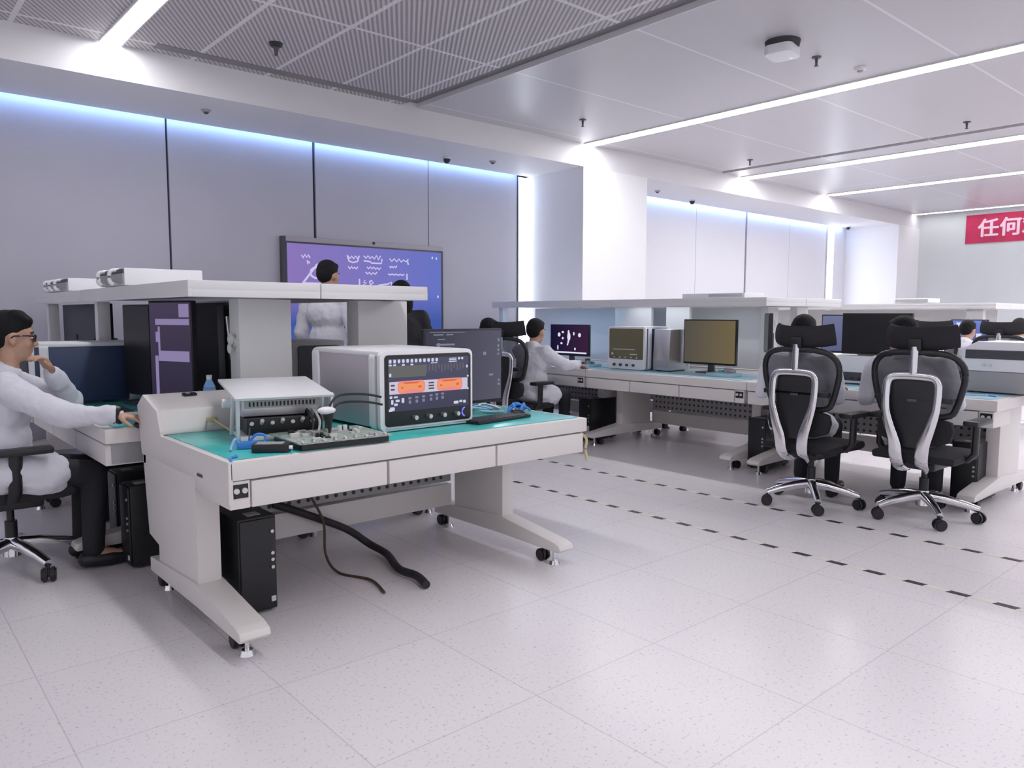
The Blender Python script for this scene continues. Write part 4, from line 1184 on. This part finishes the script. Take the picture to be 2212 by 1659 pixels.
dup(c2, (0.58, 4.66, 0), R(-90), 'dark mesh chair under the man in dark glasses')
dup(c2, (10.05, 3.62, 0), R(-90), 'far mesh chair whose slotted headrest shows before the small blue screen')
dup(c2, (9.95, 2.86, 0), R(-90), 'far mesh chair showing only its back above the rounded white instrument')
ch = dup(c2, (5.16, 6.45, 0), R(-88), 'mesh chair hidden behind the big grey screen, next to the picture monitor')
for c in [c for c in ch.children if c.name.startswith('headrest')]:
    bpy.data.objects.remove(c)

# ================================================================== PEOPLE
def head_mat(loc, yaw, pitch, roll=0.0):
    return Matrix.Translation(loc) @ Matrix.Rotation(yaw, 4, 'Z') @ Matrix.Rotation(pitch, 4, 'Y') @ Matrix.Rotation(roll, 4, 'X')

def hand_prims(wrist, direction, palm_up, curl=0.35, left=False, rad=0.0088):
    """palm, four fingers and a thumb; direction = where the fingers point, palm_up = normal of the back of the hand"""
    d = Vector(direction).normalized()
    u = Vector(palm_up)
    u = (u - d * u.dot(d)).normalized()
    s = d.cross(u)          # sideways
    if left:
        s = -s
    w_ = Vector(wrist)
    pr = []
    knuckle = w_ + d * 0.088
    for k, (off, ln) in enumerate(((0.030, 0.072), (0.010, 0.080), (-0.010, 0.074), (-0.029, 0.058))):
        k0 = w_ + d * (0.085 - 0.006 * abs(k - 1)) + s * off
        pr.append(('c', w_ + d * 0.012 + s * off * 0.55, 0.0155, k0, 0.0115))
        dd = (d * math.cos(curl) - u * math.sin(curl)).normalized()
        k1 = k0 + dd * ln * 0.45
        c2_ = curl * 2.1
        d2 = (d * math.cos(c2_) - u * math.sin(c2_)).normalized()
        k2 = k1 + d2 * ln * 0.33
        c3_ = curl * 2.9
        d3 = (d * math.cos(c3_) - u * math.sin(c3_)).normalized()
        k3 = k2 + d3 * ln * 0.24
        pr += [('c', k0, rad * 1.1, k1, rad), ('c', k1, rad, k2, rad * 0.92), ('c', k2, rad * 0.92, k3, rad * 0.78)]
    t0 = w_ + d * 0.022 + s * 0.024
    t1 = t0 + (d * 0.6 + s * 0.75 - u * 0.3).normalized() * 0.042
    t2 = t1 + (d * 0.85 + s * 0.35 - u * 0.4).normalized() * 0.032
    t3 = t2 + (d * 0.95 + s * 0.05 - u * 0.4).normalized() * 0.022
    pr += [('c', t0, 0.0165, t1, 0.0115), ('c', t1, 0.011, t2, 0.0098), ('c', t2, 0.0098, t3, 0.008)]
    return pr

def person(label, loc, rz, J, head, coat='coat', voxel=0.011, group=None, hair='short', glasses=False, standing=False, hands=True, coat_len=0.22, extra=None):
    """the figure looks along +x of its own frame; J holds the joints, head = (place, yaw, pitch)"""
    t = thing('person', label, 'person', loc, rz, group)
    V = lambda k: Vector(J[k])
    hz = V('hip_l').z
    hc = (V('hip_l') + V('hip_r')) / 2
    sc_ = (V('sh_l') + V('sh_r')) / 2
    nk = V('neck')
    hm = head_mat(*head)
    hp = lambda x, y, z: hm @ Vector((x, y, z))
    rot = hm.to_3x3().to_4x4()
    P = []
    # trunk and limbs
    P += [('e', hc + Vector((-0.01, 0, 0.03)), (0.12, 0.155, 0.11)), ('e', hc.lerp(sc_, 0.4), (0.10, 0.135, 0.16)), ('e', hc.lerp(sc_, 0.78), (0.108, 0.155, 0.15)),
          ('c', V('sh_l'), 0.052, V('sh_r'), 0.052), ('c', sc_ + Vector((0, 0, 0.02)), 0.075, nk, 0.055), ('c', nk, 0.054, hp(-0.02, 0, -0.03), 0.054)]
    for s in 'lr':
        P += [('c', V('sh_' + s), 0.05, V('el_' + s), 0.038), ('c', V('el_' + s), 0.038, V('wr_' + s), 0.027),
              ('c', V('hip_' + s), 0.082, V('kn_' + s), 0.052), ('c', V('kn_' + s), 0.052, V('an_' + s), 0.036), ('c', V('an_' + s), 0.034, V('toe_' + s), 0.026)]
        if hands:
            hd, hu, cl = J['hand_' + s]
            P += hand_prims(V('wr_' + s), hd, hu, cl, left=(s == 'l'))
    # head
    P += [('e', hp(-0.012, 0, 0.025), (0.098, 0.078, 0.098), rot), ('e', hp(0.028, 0, -0.045), (0.062, 0.058, 0.075), rot), ('e', hp(0.04, 0, -0.02), (0.052, 0.06, 0.07), rot),
          ('c', hp(0.066, 0, -0.092), 0.021, hp(0.055, 0, -0.085), 0.026), ('c', hp(0.084, 0, 0.016), 0.009, hp(0.106, 0, -0.022), 0.012), ('e', hp(0.098, 0, -0.026), (0.012, 0.019, 0.008), rot),
          ('e', hp(0.084, 0, -0.053), (0.012, 0.024, 0.006), rot), ('e', hp(0.081, 0, -0.064), (0.012, 0.020, 0.007), rot), ('e', hp(0.074, 0, 0.034), (0.016, 0.05, 0.011), rot),
          ('e', hp(-0.006, 0.079, -0.002), (0.019, 0.008, 0.032), rot), ('e', hp(-0.006, -0.079, -0.002), (0.019, 0.008, 0.032), rot), ('e', hp(0.002, 0.076, -0.026), (0.011, 0.009, 0.012), rot), ('e', hp(0.002, -0.076, -0.026), (0.011, 0.009, 0.012), rot),
          ('e', hp(0.055, 0.038, -0.022), (0.03, 0.024, 0.022), rot), ('e', hp(0.055, -0.038, -0.022), (0.03, 0.024, 0.022), rot)]
    link('body', fuse(P, min(voxel, 0.0075) if voxel < 0.01 else voxel, 2), 'skin', t, angle=180)
    # eyes and brows
    for s in (1, -1):
        e = MB().ball(hp(0.081, 0.031 * s, 0.010), (0.008, 0.013, 0.0065), 12, hm.to_euler()).build('eye', 'white2', t)
        MB().ball(hp(0.0865, 0.031 * s, 0.010), (0.004, 0.006, 0.006), 10, hm.to_euler()).build('pupil', 'black', e)
        MB().tube([hp(0.086, 0.014 * s, 0.033), hp(0.086, 0.033 * s, 0.039), hp(0.074, 0.052 * s, 0.034)], 0.0035, 8).build('eyebrow', 'hair', t)
    # hair
    Hh = [('e', hp(-0.022, 0, 0.058), (0.100, 0.083, 0.083), rot), ('e', hp(-0.055, 0, 0.015), (0.066, 0.079, 0.085), rot), ('e', hp(0.035, 0, 0.090), (0.05, 0.062, 0.036), rot),
          ('e', hp(-0.03, 0.05, 0.045), (0.07, 0.036, 0.05), rot), ('e', hp(-0.03, -0.05, 0.045), (0.07, 0.036, 0.05), rot)]
    if hair == 'long':
        Hh += [('e', hp(-0.07, 0, -0.06), (0.05, 0.085, 0.13), rot), ('e', hp(-0.03, 0.07, -0.04), (0.05, 0.03, 0.11), rot), ('e', hp(-0.03, -0.07, -0.04), (0.05, 0.03, 0.11), rot)]
    if hair == 'tuft':
        for k in range(9):
            a = -0.9 + 0.22 * k
            Hh.append(('c', hp(0.0 + 0.01 * (k % 3), 0.05 * math.sin(a * 1.5), 0.115), 0.03, hp(0.045 - 0.012 * (k % 3), 0.062 * math.sin(a * 1.5), 0.128 - 0.008 * abs(k - 4)), 0.012))
    link('hair', fuse(Hh, 0.008, 2), 'hair', t, angle=180)
    # clothing
    K = [('e', hc + Vector((-0.005, 0, 0.04)), (0.155, 0.19, 0.14)), ('e', hc.lerp(sc_, 0.35) + Vector((0.01, 0, 0)), (0.135, 0.175, 0.19)), ('e', hc.lerp(sc_, 0.75), (0.138, 0.19, 0.17)),
         ('c', V('sh_l'), 0.073, V('sh_r'), 0.073), ('c', sc_ + Vector((-0.005, 0, 0.03)), 0.09, nk + Vector((-0.012, 0, -0.045)), 0.068)]
    for s in 'lr':
        el, wr = V('el_' + s), V('wr_' + s)
        wr2 = wr + (el - wr).normalized() * 0.015
        K += [('c', V('sh_' + s), 0.075, el, 0.062), ('c', el, 0.062, wr2, 0.047)]
        sgn = 1 if s == 'l' else -1
        for k, f in enumerate((0.25, 0.5, 0.75)):
            q = el.lerp(wr2, f)
            K.append(('e', q + Vector((0, 0, -0.012)), (0.05, 0.05, 0.046)))
        K.append(('c', V('hip_' + s) + Vector((-0.01, 0, 0.02)), 0.118, V('hip_' + s).lerp(V('kn_' + s), coat_len / 0.42), 0.108))
    if standing:
        K += [('c', hc, 0.16, hc + Vector((0.0, 0, -0.38)), 0.17)]
    link('lab_coat' if coat == 'coat' else 'jacket', fuse(K, voxel * 1.1, 3, 0.03), coat, t, angle=180)
    # collar flaps
    cb = MB()
    col = [nk + Vector((0.075 * math.cos(a) - 0.012, 0.072 * math.sin(a), -0.012 + 0.02 * math.cos(a) * -1)) for a in [R(35 + 14.5 * k) for k in range(21)]]
    cb.tube(col, 0.02, 8, flat=(0.010, 0.024), up=(0, 0, 1))
    cb.build('collar', coat, t)
    Tt = []
    for s in 'lr':
        Tt += [('c', V('hip_' + s), 0.095, V('kn_' + s), 0.067), ('c', V('kn_' + s), 0.066, V('an_' + s) + Vector((0, 0, 0.02)), 0.054)]
    link('trousers', fuse(Tt, voxel * 1.1, 2), 'trousers', t, angle=180)
    for s in 'lr':
        a, b = V('an_' + s), V('toe_' + s)
        a = Vector((a.x, a.y, 0.048)); b = Vector((b.x, b.y, 0.036))
        link('shoe', fuse([('c', a + (a - b).normalized() * 0.035, 0.043, a.lerp(b, 0.5), 0.044), ('c', a.lerp(b, 0.5), 0.043, b, 0.032)], 0.009, 2), 'black', t, angle=180)
    if glasses:
        g = MB()
        for s in (1, -1):
            g.tube([hp(0.096, (0.032 + 0.021 * math.cos(a)) * s, 0.008 + 0.017 * math.sin(a)) for a in [2 * PI * k / 16 for k in range(16)]], 0.003, 8, closed=True)
            g.tube([hp(0.094, 0.053 * s, 0.016), hp(0.06, 0.076 * s, 0.018), hp(0.0, 0.086 * s, 0.012), hp(-0.012, 0.086 * s, 0.0)], 0.0035, 8)
        g.tube([hp(0.098, 0.011, 0.010), hp(0.103, 0, 0.013), hp(0.098, -0.011, 0.010)], 0.003, 8)
        go = g.build('glasses', 'lens', t)
        for s in (1, -1):
            MB().cyl(hp(0.094, 0.032 * s, 0.008), hp(0.097, 0.032 * s, 0.008), 0.020).build('lens', 'lens', go)
    return t

def seated(**kw):
    J = dict(hip_l=(0, 0.09, 0.55), hip_r=(0, -0.09, 0.55), kn_l=(0.42, 0.11, 0.51), kn_r=(0.42, -0.11, 0.51), an_l=(0.40, 0.12, 0.09), an_r=(0.40, -0.12, 0.09),
             toe_l=(0.56, 0.13, 0.04), toe_r=(0.56, -0.13, 0.04), sh_l=(0.02, 0.185, 1.0), sh_r=(0.02, -0.185, 1.0), neck=(0.03, 0, 1.075),
             el_l=(0.12, 0.25, 0.76), el_r=(0.12, -0.25, 0.76), wr_l=(0.36, 0.18, 0.80), wr_r=(0.36, -0.18, 0.80), hand_l=((1, -0.2, -0.15), (0, 0, 1), 0.3), hand_r=((1, 0.2, -0.15), (0, 0, 1), 0.3))
    J.update(kw)
    return J

def upright(**kw):
    J = dict(hip_l=(0, 0.09, 0.92), hip_r=(0, -0.09, 0.92), kn_l=(0.02, 0.10, 0.49), kn_r=(0.0, -0.10, 0.49), an_l=(-0.02, 0.11, 0.09), an_r=(-0.01, -0.11, 0.09),
             toe_l=(0.14, 0.13, 0.04), toe_r=(0.15, -0.13, 0.04), sh_l=(0.0, 0.19, 1.43), sh_r=(0.0, -0.19, 1.43), neck=(0.01, 0, 1.505),
             el_l=(-0.02, 0.26, 1.14), el_r=(-0.02, -0.26, 1.14), wr_l=(0.1, 0.27, 0.90), wr_r=(0.1, -0.27, 0.90), hand_l=((0.4, 0, -1), (-0.3, 1, 0), 0.25), hand_r=((0.4, 0, -1), (-0.3, -1, 0), 0.25))
    J.update(kw)
    return J

# the man with dark glasses
P1 = seated(sh_l=(0.055, 0.185, 1.0), sh_r=(0.045, -0.19, 0.995), neck=(0.075, 0, 1.075), el_r=(0.25, -0.27, 0.845), wr_r=(0.47, -0.43, 0.845), hand_r=((0.75, -0.5, -0.12), (0, 0, 1), 0.35),
            el_l=(0.40, 0.22, 0.865), wr_l=(0.275, 0.035, 1.04), hand_l=((-0.45, -0.2, 0.85), (0.75, 0.3, 0.5), 0.6))
pm = person('man in a white lab coat and dark glasses resting his chin on his hand', (0.515, 4.56, 0), 0, P1, ((0.105, 0, 1.225), R(-4), R(6)), voxel=0.0085, hair='tuft', glasses=True)
wd_ = (Vector(P1['wr_r']) - Vector(P1['el_r'])).normalized()
MB().cyl(Vector(P1['wr_r']) - wd_ * 0.012, Vector(P1['wr_r']) + wd_ * 0.022, 0.050, 0.043, 24, 0.004).build('wristband', 'black', pm)
t = thing('computer_mouse', 'black mouse under the hand with the black wristband', 'mouse', (1.09, 4.09, 0.7845), R(-60))
MB().ball((0, 0, 0.010), (0.030, 0.05, 0.022)).build('shell', 'black', t)
t = thing('keyboard', 'pale keyboard lying before the man in dark glasses', 'keyboard', (1.14, 4.78, 0.7845), R(-90))
MB().box(-0.20, 0.20, -0.06, 0.06, 0, 0.016, 0.004).build('body', 'white2', t)
kb = MB()
for r_ in range(4):
    for k in range(14):
        kb.box(-0.19 + k * 0.0272, -0.19 + k * 0.0272 + 0.022, -0.052 + r_ * 0.026, -0.052 + r_ * 0.026 + 0.021, 0.0155, 0.021)
kb.build('keys', 'darkgrey', t, smooth=False)

# worker at the picture monitor
person('worker in a white coat reaching towards the dark blue picture monitor', (5.17, 5.68, 0), R(4), seated(el_r=(0.24, -0.25, 0.83), wr_r=(0.50, -0.22, 0.83), sh_r=(0.05, -0.185, 0.97), sh_l=(0.05, 0.185, 0.97), neck=(0.07, 0, 1.045), el_l=(0.24, 0.25, 0.83), wr_l=(0.48, 0.18, 0.83)),
       ((0.10, 0, 1.17), R(8), R(8)), group='workers in white coats')
person('worker whose dark hair alone shows above the big grey screen', (5.22, 6.47, 0), R(2), seated(sh_r=(0.03, -0.185, 0.97), sh_l=(0.03, 0.185, 0.97), neck=(0.05, 0, 1.045)), ((0.08, 0, 1.17), R(-10), R(10)), group='workers in white coats', hands=False)
# two in the mesh chairs
person('worker in a white coat in the mesh chair beside the black tower', (5.20, 2.80, 0), R(6), seated(el_l=(0.08, 0.30, 0.77), wr_l=(0.34, 0.26, 0.83), sh_l=(0.03, 0.21, 0.99), sh_r=(0.03, -0.21, 0.99), el_r=(0.10, -0.24, 0.77), wr_r=(0.36, -0.14, 0.83)),
       ((0.08, 0, 1.215), R(0), R(5)), group='workers in white coats')
person('worker in a white coat leaning over beside the big dark monitor in the mesh chair', (5.44, 2.10, 0), R(14), seated(el_l=(0.05, 0.30, 0.77), wr_l=(0.31, 0.24, 0.82), sh_l=(0.02, 0.23, 0.99), sh_r=(0.03, -0.17, 1.0), neck=(0.04, 0.06, 1.07)),
       ((0.09, 0.10, 1.205), R(55), R(8)), group='workers in white coats')
# by the display
person('standing person in a white coat before the handwriting on the purple display', (3.27, 6.30, 0), R(30), upright(), ((0.03, 0, 1.64), R(-10), R(6)), standing=True, group='people by the display', coat_len=0.3).scale = (1.03, 1.03, 1.03)
person('person in a black jacket with a white collar beside the shelf end', (3.72, 5.78, 0), R(75), upright(hip_l=(0, 0.09, 0.86), hip_r=(0, -0.09, 0.86), sh_l=(0, 0.18, 1.31), sh_r=(0, -0.18, 1.31), neck=(0.01, 0, 1.385), el_l=(-0.02, 0.25, 1.04), el_r=(-0.02, -0.25, 1.04), wr_l=(0.1, 0.25, 0.83), wr_r=(0.1, -0.25, 0.83), kn_l=(0.02, 0.1, 0.46), kn_r=(0, -0.1, 0.46)),
       ((0.03, 0, 1.51), R(10), R(6)), coat='blackshirt', standing=True, group='people by the display', hair='long', coat_len=0.3)
# far row
person('far worker in a white coat bending to the small blue screen', (10.22, 3.42, 0), R(-6), seated(sh_l=(0.08, 0.185, 0.97), sh_r=(0.08, -0.185, 0.97), neck=(0.12, 0, 1.035), el_r=(0.28, -0.24, 0.82), wr_r=(0.52, -0.2, 0.84)), ((0.17, 0, 1.155), R(-5), R(14)), group='workers in white coats', voxel=0.014)
person('far worker whose hair top shows over the chair beyond the rounded instrument', (10.12, 2.80, 0), R(0), seated(), ((0.08, 0, 1.18), R(0), R(8)), group='workers in white coats', voxel=0.014, hands=False)
